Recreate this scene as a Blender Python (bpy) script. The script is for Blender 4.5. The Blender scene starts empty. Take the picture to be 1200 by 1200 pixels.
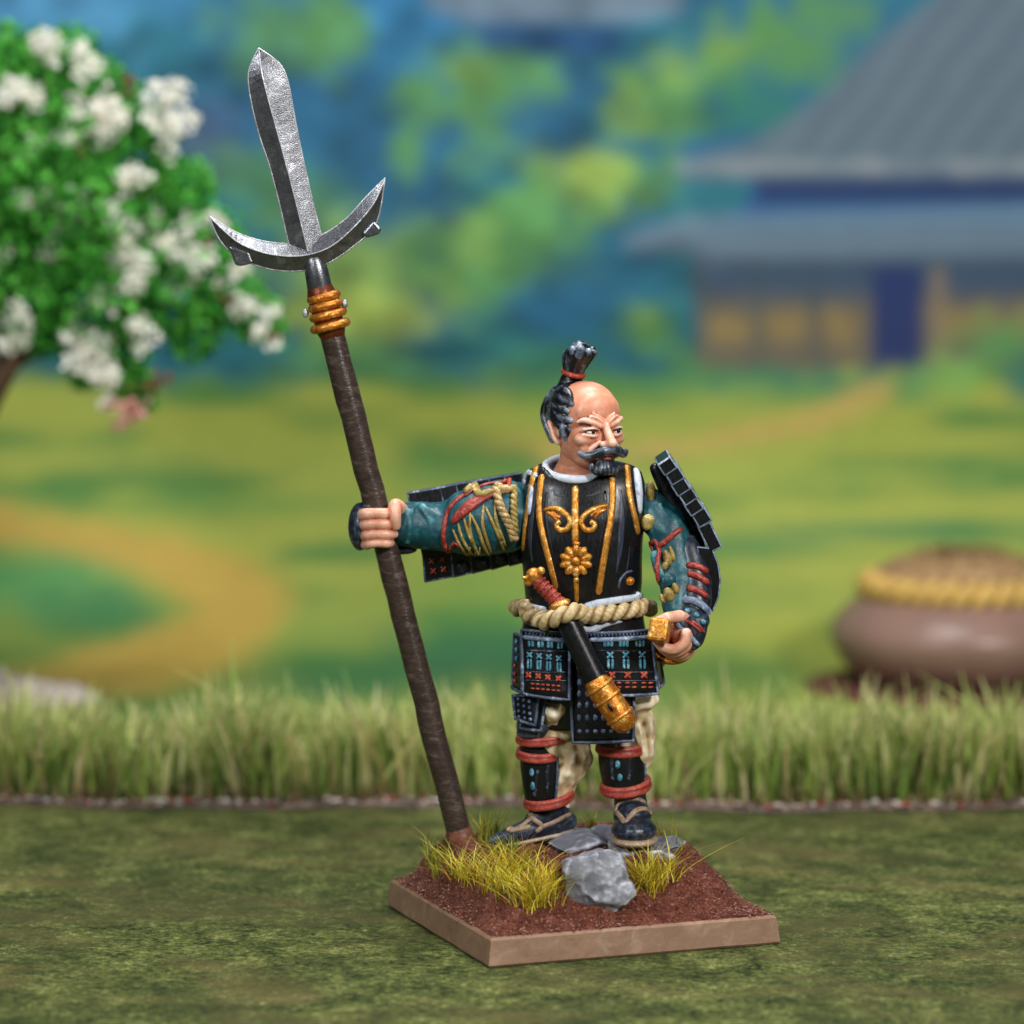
import bpy, bmesh, math, random
import numpy as np
from mathutils import Vector, Matrix, noise
from mathutils.bvhtree import BVHTree

random.seed(7)
rng = np.random.default_rng(11)
scene = bpy.context.scene
COL = scene.collection

# ------------------------------------------------------------------ camera
CAM_Y, CAM_Z, PITCH, FPX = -42.0, 9.12, math.radians(5.71), 4200.0
cam_data = bpy.data.cameras.new('camera')
cam = bpy.data.objects.new('camera', cam_data)
COL.objects.link(cam)
cam.location = (0, CAM_Y, CAM_Z)
cam.rotation_euler = (math.radians(90) - PITCH, 0, 0)
cam_data.sensor_width = 36.0
cam_data.lens = 36.0 * FPX / 1200.0
cam_data.clip_start = 0.5
cam_data.clip_end = 400
cam_data.dof.use_dof = True
cam_data.dof.focus_distance = 41.6
cam_data.dof.aperture_fstop = (cam_data.lens / 1000.0) / 0.62
scene.camera = cam

# ------------------------------------------------------------------ world and studio lamps
world = bpy.data.worlds.new('World')
scene.world = world
world.use_nodes = True
bg = world.node_tree.nodes['Background']
bg.inputs[0].default_value = (0.80, 0.88, 1.0, 1)
bg.inputs[1].default_value = 0.045

def area_lamp(name, loc, target, size, power, color):
    d = bpy.data.lights.new(name, 'AREA')
    d.shape = 'RECTANGLE'
    d.size, d.size_y = size
    d.energy = power
    d.color = color
    o = bpy.data.objects.new(name, d)
    COL.objects.link(o)
    o.location = loc
    o.rotation_euler = (Vector(target) - Vector(loc)).to_track_quat('-Z', 'Y').to_euler()
    return o

area_lamp('studio_lamp_right', (28, -40, 33), (0, 6, 3), (9, 9), 25500, (1.0, 0.965, 0.92))
area_lamp('studio_lamp_left', (-28, -38, 31), (0, 6, 3), (9, 9), 13500, (0.97, 0.98, 1.0))
area_lamp('studio_lamp_top', (1, 3, 27), (0, 3, 2), (16, 10), 7600, (1.0, 0.99, 0.97))

vs = scene.view_settings
vs.view_transform = 'Standard'
vs.look = 'None'
vs.exposure = 0.0
vs.gamma = 1.0
vs.use_curve_mapping = False

# ------------------------------------------------------------------ measuring helpers
CAM = Vector((0, CAM_Y, CAM_Z))
FWD = Vector((0, math.cos(PITCH), -math.sin(PITCH)))
UPV = Vector((0, math.sin(PITCH), math.cos(PITCH)))

def ray(px, py):
    return FWD + Vector((1, 0, 0)) * ((px - 600) / FPX) + UPV * ((600 - py) / FPX)

def P(px, py, y=0.0):
    d = ray(px, py)
    return CAM + d * ((y - CAM_Y) / d.y)

def lin(c):
    c = c / 255.0
    return c / 12.92 if c <= 0.04045 else ((c + 0.055) / 1.055) ** 2.4

def C(r, g, b, k=1.0):
    return (min(1, lin(r) * k), min(1, lin(g) * k), min(1, lin(b) * k), 1.0)

# ------------------------------------------------------------------ materials
def nodes_of(name):
    m = bpy.data.materials.new(name)
    m.use_nodes = True
    nt = m.node_tree
    return m, nt, nt.nodes['Principled BSDF']

def N(nt, kind, **kw):
    n = nt.nodes.new(kind)
    for k, v in kw.items():
        setattr(n, k, v)
    return n

def ramp(nt, stops, interp='LINEAR'):
    r = N(nt, 'ShaderNodeValToRGB')
    r.color_ramp.interpolation = interp
    e = r.color_ramp.elements
    while len(e) < len(stops):
        e.new(0.5)
    for el, (p, c) in zip(e, stops):
        el.position = p
        el.color = c
    return r

def mixc(nt, fac, a, b, mode='MIX'):
    m = N(nt, 'ShaderNodeMix', data_type='RGBA', blend_type=mode)
    for sock, v in ((m.inputs[0], fac), (m.inputs[6], a), (m.inputs[7], b)):
        if hasattr(v, 'links') or hasattr(v, 'is_linked'):
            nt.links.new(v, sock)
        else:
            sock.default_value = v
    return m.outputs[2]

def noise_tex(nt, scale, detail=4, rough=0.55, vec=None, dist=0.0):
    n = N(nt, 'ShaderNodeTexNoise')
    n.inputs['Scale'].default_value = scale
    n.inputs['Detail'].default_value = detail
    n.inputs['Roughness'].default_value = rough
    n.inputs['Distortion'].default_value = dist
    if vec is not None:
        nt.links.new(vec, n.inputs['Vector'])
    return n

def obj_coord(nt, scale=(1, 1, 1)):
    tc = N(nt, 'ShaderNodeTexCoord')
    mp = N(nt, 'ShaderNodeMapping')
    mp.inputs['Scale'].default_value = scale
    nt.links.new(tc.outputs['Object'], mp.inputs['Vector'])
    return mp.outputs[0]

def maprange(nt, sock, a, b, c=0.0, d=1.0):
    m = N(nt, 'ShaderNodeMapRange')
    m.inputs[1].default_value, m.inputs[2].default_value = a, b
    m.inputs[3].default_value, m.inputs[4].default_value = c, d
    nt.links.new(sock, m.inputs[0])
    return m.outputs[0]

def bump(nt, bsdf, sock, strength, dist):
    b = N(nt, 'ShaderNodeBump')
    b.inputs['Strength'].default_value = strength
    b.inputs['Distance'].default_value = dist
    nt.links.new(sock, b.inputs['Height'])
    nt.links.new(b.outputs[0], bsdf.inputs['Normal'])

def paint(name, base, hi=None, lo=None, rough=0.45, metal=0.0, pw=0.05, nscale=14.0,
          namp=0.25, bumps=0.15, bscale=45.0, spec=0.4, coat=0.0, lo_w=None, stretch=(1, 1, 1), pts=True, nh=0.7):
    """hobby paint: wash colour in the hollows, base coat, drybrushed colour on the ridges"""
    m, nt, b = nodes_of(name)
    vec = obj_coord(nt, stretch)
    n1 = noise_tex(nt, nscale, 3, 0.6, vec)
    geo = N(nt, 'ShaderNodeNewGeometry')
    col = base
    if not pts:
        n3 = noise_tex(nt, nscale * 0.9, 3, 0.7, vec, 0.8)
        if lo is not None:
            col = mixc(nt, maprange(nt, n3.outputs[0], 0.44, 0.30, 0, 0.8), col, lo)
        if hi is not None:
            col = mixc(nt, maprange(nt, n3.outputs[0], 0.54, 0.68, 0, 0.85), col, hi)
        lo = hi = None
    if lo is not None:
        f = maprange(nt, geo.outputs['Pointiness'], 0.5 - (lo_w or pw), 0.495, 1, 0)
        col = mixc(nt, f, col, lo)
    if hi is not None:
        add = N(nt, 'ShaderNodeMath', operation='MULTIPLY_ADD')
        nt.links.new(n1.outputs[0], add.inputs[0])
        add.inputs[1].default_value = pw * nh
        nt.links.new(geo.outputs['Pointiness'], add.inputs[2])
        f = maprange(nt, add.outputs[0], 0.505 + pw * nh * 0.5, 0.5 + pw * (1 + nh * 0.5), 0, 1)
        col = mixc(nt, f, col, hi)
    v = maprange(nt, n1.outputs[0], 0.3, 0.7, 1 - namp, 1 + namp)
    hsv = N(nt, 'ShaderNodeHueSaturation')
    if isinstance(col, tuple):
        hsv.inputs['Color'].default_value = col
    else:
        nt.links.new(col, hsv.inputs['Color'])
    nt.links.new(v, hsv.inputs['Value'])
    nt.links.new(hsv.outputs[0], b.inputs['Base Color'])
    b.inputs['Metallic'].default_value = metal
    n2 = noise_tex(nt, bscale, 3, 0.6, vec)
    r = maprange(nt, n2.outputs[0], 0.3, 0.7, max(0.03, rough - 0.1), min(1, rough + 0.1))
    nt.links.new(r, b.inputs['Roughness'])
    b.inputs['Specular IOR Level'].default_value = spec
    b.inputs['Coat Weight'].default_value = coat
    b.inputs['Coat Roughness'].default_value = 0.25
    if bumps:
        bump(nt, b, n2.outputs[0], bumps, 0.02)
    return m

M = {}
PV = {}
def both(key, *a, **k):
    M[key] = paint(*a, **k)
    k2 = dict(k); k2['pts'] = False
    M[key + '_p'] = paint(a[0] + '_strokes', *a[1:], **k2)
    PV[M[key].name] = M[key + '_p']
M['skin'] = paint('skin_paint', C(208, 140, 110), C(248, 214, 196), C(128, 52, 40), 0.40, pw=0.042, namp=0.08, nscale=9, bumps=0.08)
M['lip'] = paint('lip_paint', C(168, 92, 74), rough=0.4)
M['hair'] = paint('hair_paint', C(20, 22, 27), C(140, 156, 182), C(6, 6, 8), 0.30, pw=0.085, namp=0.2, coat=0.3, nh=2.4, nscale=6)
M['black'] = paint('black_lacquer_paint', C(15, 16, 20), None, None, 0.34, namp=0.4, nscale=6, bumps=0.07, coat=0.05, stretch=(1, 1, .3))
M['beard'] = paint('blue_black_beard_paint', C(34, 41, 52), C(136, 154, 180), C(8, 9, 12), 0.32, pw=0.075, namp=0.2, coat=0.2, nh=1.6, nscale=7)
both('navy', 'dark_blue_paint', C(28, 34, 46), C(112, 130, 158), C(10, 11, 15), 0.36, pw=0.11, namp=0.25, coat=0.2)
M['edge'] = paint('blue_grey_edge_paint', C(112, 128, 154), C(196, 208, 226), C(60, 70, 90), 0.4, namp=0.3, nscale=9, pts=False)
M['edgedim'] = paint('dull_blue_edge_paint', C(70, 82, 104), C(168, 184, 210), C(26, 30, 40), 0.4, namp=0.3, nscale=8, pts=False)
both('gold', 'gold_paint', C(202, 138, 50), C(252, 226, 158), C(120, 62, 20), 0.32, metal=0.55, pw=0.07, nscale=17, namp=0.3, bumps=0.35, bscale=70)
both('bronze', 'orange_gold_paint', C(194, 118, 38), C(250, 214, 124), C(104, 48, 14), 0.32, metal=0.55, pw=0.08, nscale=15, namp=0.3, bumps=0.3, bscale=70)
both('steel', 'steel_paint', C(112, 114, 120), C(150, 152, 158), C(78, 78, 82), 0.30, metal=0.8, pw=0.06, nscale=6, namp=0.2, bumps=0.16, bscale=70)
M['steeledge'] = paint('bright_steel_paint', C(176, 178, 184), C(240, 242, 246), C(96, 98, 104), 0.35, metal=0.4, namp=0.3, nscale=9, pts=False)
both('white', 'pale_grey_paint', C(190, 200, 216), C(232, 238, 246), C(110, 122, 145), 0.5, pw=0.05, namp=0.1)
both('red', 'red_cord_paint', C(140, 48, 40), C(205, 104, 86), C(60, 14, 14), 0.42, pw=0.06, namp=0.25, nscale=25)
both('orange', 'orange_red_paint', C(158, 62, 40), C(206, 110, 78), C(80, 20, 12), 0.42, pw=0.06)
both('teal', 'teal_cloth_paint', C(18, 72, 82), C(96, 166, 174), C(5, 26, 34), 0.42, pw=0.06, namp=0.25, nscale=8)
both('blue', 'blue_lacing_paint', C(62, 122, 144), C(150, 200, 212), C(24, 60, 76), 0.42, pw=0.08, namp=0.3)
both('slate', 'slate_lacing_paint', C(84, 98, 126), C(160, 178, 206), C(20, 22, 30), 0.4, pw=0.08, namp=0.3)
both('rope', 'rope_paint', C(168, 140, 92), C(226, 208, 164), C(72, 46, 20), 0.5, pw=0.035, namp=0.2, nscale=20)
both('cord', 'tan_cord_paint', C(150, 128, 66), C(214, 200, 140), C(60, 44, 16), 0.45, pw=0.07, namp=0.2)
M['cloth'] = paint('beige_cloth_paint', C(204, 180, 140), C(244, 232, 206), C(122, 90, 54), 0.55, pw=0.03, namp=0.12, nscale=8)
both('strap', 'sandal_strap_paint', C(150, 128, 106), C(190, 170, 150), C(70, 56, 44), 0.5, pw=0.06, namp=0.15)
M['wood'] = paint('dark_wood_paint', C(60, 48, 43), C(92, 79, 73), C(46, 35, 31), 0.30, namp=0.25, nscale=4.5, bumps=0.3, bscale=18, stretch=(1, 1, 2.6), coat=0.12, pts=False)
M['eyewhite'] = paint('eye_white_paint', C(236, 232, 226), rough=0.3, namp=0.0, bumps=0)
M['pupil'] = paint('pupil_paint', C(24, 22, 24), rough=0.25, namp=0.0, bumps=0)
M['tan'] = paint('tan_base_paint', C(140, 110, 88), C(158, 130, 108), C(118, 88, 68), 0.55, namp=0.12, nscale=3.5, bumps=0.3, bscale=14, pts=False)
M['stone'] = paint('grey_stone_paint', C(120, 122, 130), C(214, 218, 230), C(64, 62, 64), 0.55, pw=0.075, namp=0.25, nscale=7, bumps=0.5, bscale=16)
M['slatestone'] = paint('slate_stone_paint', C(112, 114, 124), C(190, 194, 208), C(48, 46, 50), 0.5, pw=0.05, namp=0.2, nscale=7, bumps=0.3, bscale=14)
M['clay_pot'] = paint('brown_glaze', C(132, 104, 94), None, None, 0.36, namp=0.12, nscale=1.2, bumps=0.05)
both('pot_rope', 'straw_rope', C(184, 146, 72), C(222, 190, 116), C(98, 66, 24), 0.7, pw=0.06, namp=0.3, nscale=10)
both('straw', 'straw_lid', C(154, 122, 84), C(172, 146, 104), C(70, 50, 34), 0.8, pw=0.06, namp=0.35, nscale=8)
M['pale_rock'] = paint('pale_rock', C(176, 164, 154), C(206, 196, 188), C(110, 98, 90), 0.8, pw=0.06, namp=0.15, nscale=4, bumps=0.3, bscale=6)
M['bark'] = paint('bark', C(84, 62, 46), None, None, 0.85, namp=0.35, nscale=5, bumps=0.5, bscale=8)
M['debris'] = paint('strip_backing', C(112, 96, 88), None, None, 0.85, namp=0.5, nscale=7, bumps=0.5, bscale=10)

def attr_mat(name, rough=0.6, spec=0.3, trans=0.0, sheen=0.0):
    m, nt, b = nodes_of(name)
    a = N(nt, 'ShaderNodeAttribute', attribute_name='col')
    nt.links.new(a.outputs['Color'], b.inputs['Base Color'])
    b.inputs['Roughness'].default_value = rough
    b.inputs['Specular IOR Level'].default_value = spec
    if trans:
        tr = N(nt, 'ShaderNodeBsdfTranslucent')
        nt.links.new(a.outputs['Color'], tr.inputs['Color'])
        mx = N(nt, 'ShaderNodeMixShader')
        mx.inputs[0].default_value = trans
        nt.links.new(b.outputs[0], mx.inputs[1])
        nt.links.new(tr.outputs[0], mx.inputs[2])
        nt.links.new(mx.outputs[0], nt.nodes['Material Output'].inputs[0])
    return m
M['print'] = attr_mat('printed_backdrop', 0.7, 0.15)
M['blade'] = attr_mat('static_grass', 0.55, 0.3, 0.4)
M['tuft'] = attr_mat('tuft_fibre', 0.5, 0.3, 0.25)
M['leaf'] = attr_mat('foam_leaf', 0.7, 0.25, 0.4)
M['petal'] = attr_mat('blossom_flock', 0.8, 0.2, 0.4)
M['grit'] = attr_mat('earth_grit', 0.4, 0.5)

# printed grass mat on the table
m, nt, b = nodes_of('printed_grass_mat')
vec = obj_coord(nt, (1, 1, 1))
n_big = noise_tex(nt, 0.42, 4, 0.6, vec, 0.6)
n_mid = noise_tex(nt, 1.7, 6, 0.72, vec, 0.3)
n_fine = noise_tex(nt, 10.0, 7, 0.82, vec, 0.25)
n_fl = noise_tex(nt, 15.0, 4, 0.7, obj_coord(nt, (1, 0.75, 1)), 1.2)
n_br = noise_tex(nt, 0.6, 5, 0.65, obj_coord(nt, (0.7, 1.2, 1)), 0.5)
r1 = ramp(nt, [(0.36, C(20, 27, 13)), (0.45, C(60, 70, 33)), (0.55, C(94, 102, 50)), (0.68, C(154, 154, 98))])
a1 = N(nt, 'ShaderNodeMath', operation='ADD')
nt.links.new(maprange(nt, n_mid.outputs[0], 0, 1, -0.13, 0.4), a1.inputs[0])
nt.links.new(maprange(nt, n_fine.outputs[0], 0, 1, -0.14, 0.84), a1.inputs[1])
nt.links.new(a1.outputs[0], r1.inputs[0])
c1 = mixc(nt, maprange(nt, n_br.outputs[0], 0.47, 0.64, 0, 0.7), r1.outputs[0], C(98, 90, 54))
c1 = mixc(nt, maprange(nt, n_big.outputs[0], 0.42, 0.62, 0, 0.5), c1, C(38, 50, 22))
mask = N(nt, 'ShaderNodeMath', operation='MULTIPLY')
nt.links.new(maprange(nt, n_fl.outputs[0], 0.56, 0.70, 0, 0.85), mask.inputs[0])
nt.links.new(maprange(nt, n_mid.outputs[0], 0.46, 0.66, 0, 1), mask.inputs[1])
c1 = mixc(nt, mask.outputs[0], c1, C(168, 168, 112))
nt.links.new(c1, b.inputs['Base Color'])
b.inputs['Roughness'].default_value = 0.75
b.inputs['Specular IOR Level'].default_value = 0.15
bump(nt, b, n_fine.outputs[0], 0.35, 0.04)
M['mat'] = m

# painted earth on the base
m, nt, b = nodes_of('red_brown_earth')
vec = obj_coord(nt)
n1 = noise_tex(nt, 5, 6, 0.65, vec)
n2 = noise_tex(nt, 34, 4, 0.7, vec)
r1 = ramp(nt, [(0.3, C(56, 26, 18)), (0.48, C(116, 58, 43)), (0.68, C(172, 108, 88))])
a1 = N(nt, 'ShaderNodeMath', operation='ADD')
nt.links.new(maprange(nt, n1.outputs[0], 0, 1, 0, 0.6), a1.inputs[0])
nt.links.new(maprange(nt, n2.outputs[0], 0, 1, -0.05, 0.45), a1.inputs[1])
nt.links.new(a1.outputs[0], r1.inputs[0])
g_e = N(nt, 'ShaderNodeNewGeometry')
ce = mixc(nt, maprange(nt, g_e.outputs['Pointiness'], 0.51, 0.60, 0, 0.75), r1.outputs[0], C(186, 130, 110))
ce = mixc(nt, maprange(nt, g_e.outputs['Pointiness'], 0.48, 0.40, 0, 0.6), ce, C(50, 24, 17))
nt.links.new(ce, b.inputs['Base Color'])
b.inputs['Roughness'].default_value = 0.36
bump(nt, b, n2.outputs[0], 1.0, 0.08)
M['earth'] = m

# ------------------------------------------------------------------ mesh helpers
def wloc(o):
    v = Vector((0, 0, 0))
    while o is not None:
        v += o.location
        o = o.parent
    return v

def tag(o, label=None, cat=None, group=None, kind=None):
    if label: o['label'] = label
    if cat: o['category'] = cat
    if group: o['group'] = group
    if kind: o['kind'] = kind
    return o

def thing(name, loc, label, cat, group=None):
    o = bpy.data.objects.new(name, None)
    COL.objects.link(o)
    o.location = loc
    o.empty_display_size = 0.2
    return tag(o, label, cat, group)

def join(*geos):
    V, F = [], []
    for v, f in geos:
        k = len(V)
        V += v
        F += [tuple(i + k for i in q) for q in f]
    return V, F

def mk(name, geo, mat, parent=None, smooth=True, mats=None, fmat=None, colors=None, origin=None):
    """link one mesh object; geo is in world coordinates"""
    V, F = geo
    off = wloc(parent) if parent else Vector(origin or (0, 0, 0))
    me = bpy.data.meshes.new(name)
    me.from_pydata([tuple(Vector(v) - off) for v in V], [], F)
    if colors is None:
        bm_ = bmesh.new()
        bm_.from_mesh(me)
        bmesh.ops.recalc_face_normals(bm_, faces=bm_.faces)
        bm_.to_mesh(me)
        bm_.free()
    for mm in (mats or [mat]):
        mm = PV.get(mm.name, mm)
        me.materials.append(mm)
    if fmat is not None:
        me.polygons.foreach_set('material_index', fmat)
    if smooth:
        me.polygons.foreach_set('use_smooth', [True] * len(me.polygons))
    if colors is not None:
        at = me.color_attributes.new('col', 'FLOAT_COLOR', 'POINT')
        at.data.foreach_set('color', np.asarray(colors, dtype=np.float32).ravel())
    me.update()
    o = bpy.data.objects.new(name, me)
    COL.objects.link(o)
    if parent:
        o.parent = parent
    else:
        o.location = off
    return o

def bvh_of(geo):
    return BVHTree.FromPolygons([tuple(v) for v in geo[0]], geo[1])

def hit(bv, px, py, off=0.0):
    d = ray(px, py).normalized()
    p, n, i, t = bv.ray_cast(CAM, d)
    if p is None:
        q, n, i, t = bv.find_nearest(P(px, py, -0.3))
        p = q
    if n.dot(d) > 0:
        n = -n
    return p + n * off, n

def ellipsoid(c, r, rot=None, seg=16, rings=10):
    c = Vector(c)
    V, F = [], []
    R = rot or Matrix.Identity(3)
    for i in range(rings + 1):
        th = math.pi * i / rings
        if i in (0, rings):
            V.append(c + R @ Vector((0, 0, r[2] * math.cos(th))))
            continue
        for j in range(seg):
            ph = 2 * math.pi * j / seg
            V.append(c + R @ Vector((r[0] * math.sin(th) * math.cos(ph), r[1] * math.sin(th) * math.sin(ph), r[2] * math.cos(th))))
    idx = lambda i, j: 0 if i == 0 else (len(V) - 1 if i == rings else 1 + (i - 1) * seg + j % seg)
    for i in range(rings):
        for j in range(seg):
            if i == 0:
                F.append((0, idx(1, j), idx(1, j + 1)))
            elif i == rings - 1:
                F.append((idx(i, j), len(V) - 1, idx(i, j + 1)))
            else:
                F.append((idx(i, j), idx(i + 1, j), idx(i + 1, j + 1), idx(i, j + 1)))
    return V, F

def frames(pts, up=None, closed=False):
    n = len(pts)
    T = []
    for i in range(n):
        a = pts[(i - 1) % n] if (closed or i > 0) else pts[i]
        c = pts[(i + 1) % n] if (closed or i < n - 1) else pts[i]
        T.append((c - a).normalized())
    ref = up or (Vector((0, 0, 1)) if abs(T[0].z) < 0.9 else Vector((0, 1, 0)))
    A = []
    for t in T:
        s = t.cross(ref)
        if s.length < 1e-4:
            s = t.orthogonal()
        s.normalize()
        w = s.cross(t).normalized()
        A.append((s, w))
        ref = w
    return T, A

def tube(pts, r, seg=10, closed=False, flat=1.0, up=None, round_cap=True):
    """round (or flattened) tube; r a number or a list; flat scales the second axis"""
    pts = [Vector(p) for p in pts]
    n = len(pts)
    rs = [r] * n if isinstance(r, (int, float)) else list(r)
    if round_cap and not closed:
        d0 = (pts[0] - pts[1]).normalized()
        d1 = (pts[-1] - pts[-2]).normalized()
        pts = [pts[0] + d0 * rs[0] * .9, pts[0] + d0 * rs[0] * .55] + pts + [pts[-1] + d1 * rs[-1] * .55, pts[-1] + d1 * rs[-1] * .9]
        rs = [rs[0] * .4, rs[0] * .83] + rs + [rs[-1] * .83, rs[-1] * .4]
        n += 4
    T, A = frames(pts, up, closed)
    V, F = [], []
    for p, (s, w), rr in zip(pts, A, rs):
        for j in range(seg):
            a = 2 * math.pi * j / seg
            V.append(p + s * rr * math.cos(a) + w * rr * flat * math.sin(a))
    for i in range(n if closed else n - 1):
        for j in range(seg):
            i2 = (i + 1) % n
            F.append((i * seg + j, i * seg + (j + 1) % seg, i2 * seg + (j + 1) % seg, i2 * seg + j))
    if not closed:
        F.append(tuple(range(seg))[::-1])
        F.append(tuple((n - 1) * seg + j for j in range(seg)))
    return V, F

def smooth_path(pts, k=4, closed=False):
    pts = [Vector(p) for p in pts]
    n = len(pts)
    out = []
    for i in range(n if closed else n - 1):
        if closed:
            p0, p1, p2, p3 = pts[i - 1], pts[i], pts[(i + 1) % n], pts[(i + 2) % n]
        else:
            p0, p1, p2, p3 = pts[max(i - 1, 0)], pts[i], pts[i + 1], pts[min(i + 2, n - 1)]
        for j in range(k):
            t = j / k
            out.append(0.5 * ((2 * p1) + (p2 - p0) * t + (2 * p0 - 5 * p1 + 4 * p2 - p3) * t * t + (3 * p1 - p0 - 3 * p2 + p3) * t ** 3))
    if not closed:
        out.append(pts[-1])
    return out

def lerps(vals, k):
    out = []
    for i in range(len(vals) - 1):
        for j in range(k):
            out.append(vals[i] + (vals[i + 1] - vals[i]) * j / k)
    out.append(vals[-1])
    return out

def limb(pp, k=8, seg=28, flat=1.0):
    """pp: list of (px, py, y, r)"""
    return tube(smooth_path([P(a, b_, c) for a, b_, c, _ in pp], k), lerps([q[3] for q in pp], k), seg, flat=flat)

def clay(name, geo, voxel, mat, parent, smooth=4, factor=0.5, disp=None, origin=None):
    """fuse overlapping closed shapes into one continuous sculpted skin"""
    V, F = geo
    me = bpy.data.meshes.new('tmp')
    me.from_pydata([tuple(v) for v in V], [], F)
    o = bpy.data.objects.new('tmp', me)
    COL.objects.link(o)
    md = o.modifiers.new('r', 'REMESH')
    md.mode = 'VOXEL'
    md.voxel_size = voxel
    if smooth:
        ms = o.modifiers.new('s', 'SMOOTH')
        ms.iterations = smooth
        ms.factor = factor
    dg = bpy.context.evaluated_depsgraph_get()
    ev = o.evaluated_get(dg)
    m2 = bpy.data.meshes.new_from_object(ev)
    n = len(m2.vertices)
    co = np.empty(n * 3, dtype=np.float32)
    m2.vertices.foreach_get('co', co)
    co = co.reshape(-1, 3)
    if disp:
        no = np.empty(n * 3, dtype=np.float32)
        m2.vertices.foreach_get('normal', no)
        no = no.reshape(-1, 3)
        d = np.array([disp(Vector(c)) for c in co.tolist()], dtype=np.float32)
        co = co + no * d[:, None]
    faces = [tuple(p.vertices) for p in m2.polygons]
    world_geo = ([Vector(c) for c in co.tolist()], faces)
    off = wloc(parent) if parent else Vector(origin or (0, 0, 0))
    m2.vertices.foreach_set('co', (co - np.array(off, dtype=np.float32)).ravel())
    m2.materials.clear()
    m2.materials.append(mat)
    m2.polygons.foreach_set('use_smooth', [True] * len(m2.polygons))
    m2.update()
    bpy.data.objects.remove(o)
    bpy.data.meshes.remove(me)
    ob = bpy.data.objects.new(name, m2)
    m2.name = name
    COL.objects.link(ob)
    if parent:
        ob.parent = parent
    else:
        ob.location = off
    return ob, world_geo

def bevel_block(name, geo, bevel, mats, parent, seg=2):
    """hard-edged plate whose bevelled edges carry the pale edge paint"""
    off = wloc(parent)
    bm = bmesh.new()
    vs_ = [bm.verts.new(Vector(v) - off) for v in geo[0]]
    for f in geo[1]:
        bm.faces.new([vs_[i] for i in f])
    bmesh.ops.recalc_face_normals(bm, faces=bm.faces)
    r = bmesh.ops.bevel(bm, geom=list(bm.edges), offset=bevel, segments=seg, affect='EDGES', profile=0.5, clamp_overlap=True)
    for f in r['faces']:
        f.material_index = 1
    for f in bm.faces:
        f.smooth = False
    me = bpy.data.meshes.new(name)
    bm.to_mesh(me)
    bm.free()
    for mm in mats:
        mm = PV.get(mm.name, mm)
        me.materials.append(mm)
    o = bpy.data.objects.new(name, me)
    COL.objects.link(o)
    o.parent = parent
    return o

def prism(front, back):
    n = len(front)
    V = [Vector(p) for p in front] + [Vector(p) for p in back]
    F = [tuple(range(n)), tuple(range(2 * n - 1, n - 1, -1))]
    for i in range(n):
        j = (i + 1) % n
        F.append((j, i, n + i, n + j))
    return V, F

def panel_geo(c00, c10, c11, c01, bulge, thick, nx=10, ny=8, bulge_v=0.0):
    """curved plate between four corners (bottom-left, bottom-right, top-right, top-left), bulging toward the viewer"""
    V, F = [], []
    for s in (0, 1):
        for j in range(ny + 1):
            for i in range(nx + 1):
                u, v = i / nx, j / ny
                p = (c00 * (1 - u) + c10 * u) * (1 - v) + (c01 * (1 - u) + c11 * u) * v
                p = p + Vector((0, -bulge * 4 * u * (1 - u) - bulge_v * 4 * v * (1 - v) + s * thick, 0))
                V.append(p)
    w = nx + 1
    o2 = w * (ny + 1)
    for j in range(ny):
        for i in range(nx):
            a = j * w + i
            F.append((a, a + 1, a + w + 1, a + w))
            F.append((o2 + a, o2 + a + w, o2 + a + w + 1, o2 + a + 1))
    bd = [i for i in range(nx)] + [j * w + nx for j in range(ny)] + [ny * w + i for i in range(nx, 0, -1)] + [j * w for j in range(ny, 0, -1)]
    for k in range(len(bd)):
        a, c = bd[k], bd[(k + 1) % len(bd)]
        F.append((c, a, o2 + a, o2 + c))
    rim = [V[i] for i in bd]
    return (V, F), rim

def stroke(bv, pts, r, k=4, flat=0.6, off=None, seg=8, closed=False):
    """raised ribbon that follows a surface through the given measured points"""
    pp = smooth_path([Vector((a, b_, 0)) for a, b_ in pts], k, closed)
    W, Nn = [], []
    for q in pp:
        p, n = hit(bv, q.x, q.y, 0.0)
        W.append(p)
        Nn.append(n)
    rs = [r] * len(W) if isinstance(r, (int, float)) else lerps(list(r), k)
    V, F = [], []
    n_ = len(W)
    for i in range(n_):
        a, c = W[max(i - 1, 0)], W[min(i + 1, n_ - 1)]
        t = (c - a).normalized()
        nn = (Nn[i] - t * Nn[i].dot(t)).normalized()
        s = t.cross(nn).normalized()
        rr = rs[i] * (0.55 if i in (0, n_ - 1) else 1)
        for j in range(seg):
            an = 2 * math.pi * j / seg
            V.append(W[i] + nn * (off if off is not None else 0) + s * rr * math.cos(an) + nn * rr * flat * math.sin(an))
    for i in range(n_ - 1):
        for j in range(seg):
            F.append((i * seg + j, i * seg + (j + 1) % seg, (i + 1) * seg + (j + 1) % seg, (i + 1) * seg + j))
    F.append(tuple(range(seg))[::-1])
    F.append(tuple((n_ - 1) * seg + j for j in range(seg)))
    return V, F

def basis(n, ang=0.0):
    """columns: along the surface (image right turned by ang), down-up, normal"""
    x = Vector((1, 0, 0))
    x = (x - n * x.dot(n)).normalized()
    y = n.cross(x)
    x2 = x * math.cos(ang) + y * math.sin(ang)
    y2 = n.cross(x2)
    return Matrix((x2, y2, n)).transposed()

def bead(bv, px, py, rx, ry, rz, ang=0.0, off=0.0, seg=10, rings=6):
    p, n = hit(bv, px, py, off)
    return ellipsoid(p, (rx, ry, rz), basis(n, ang), seg, rings)

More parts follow.
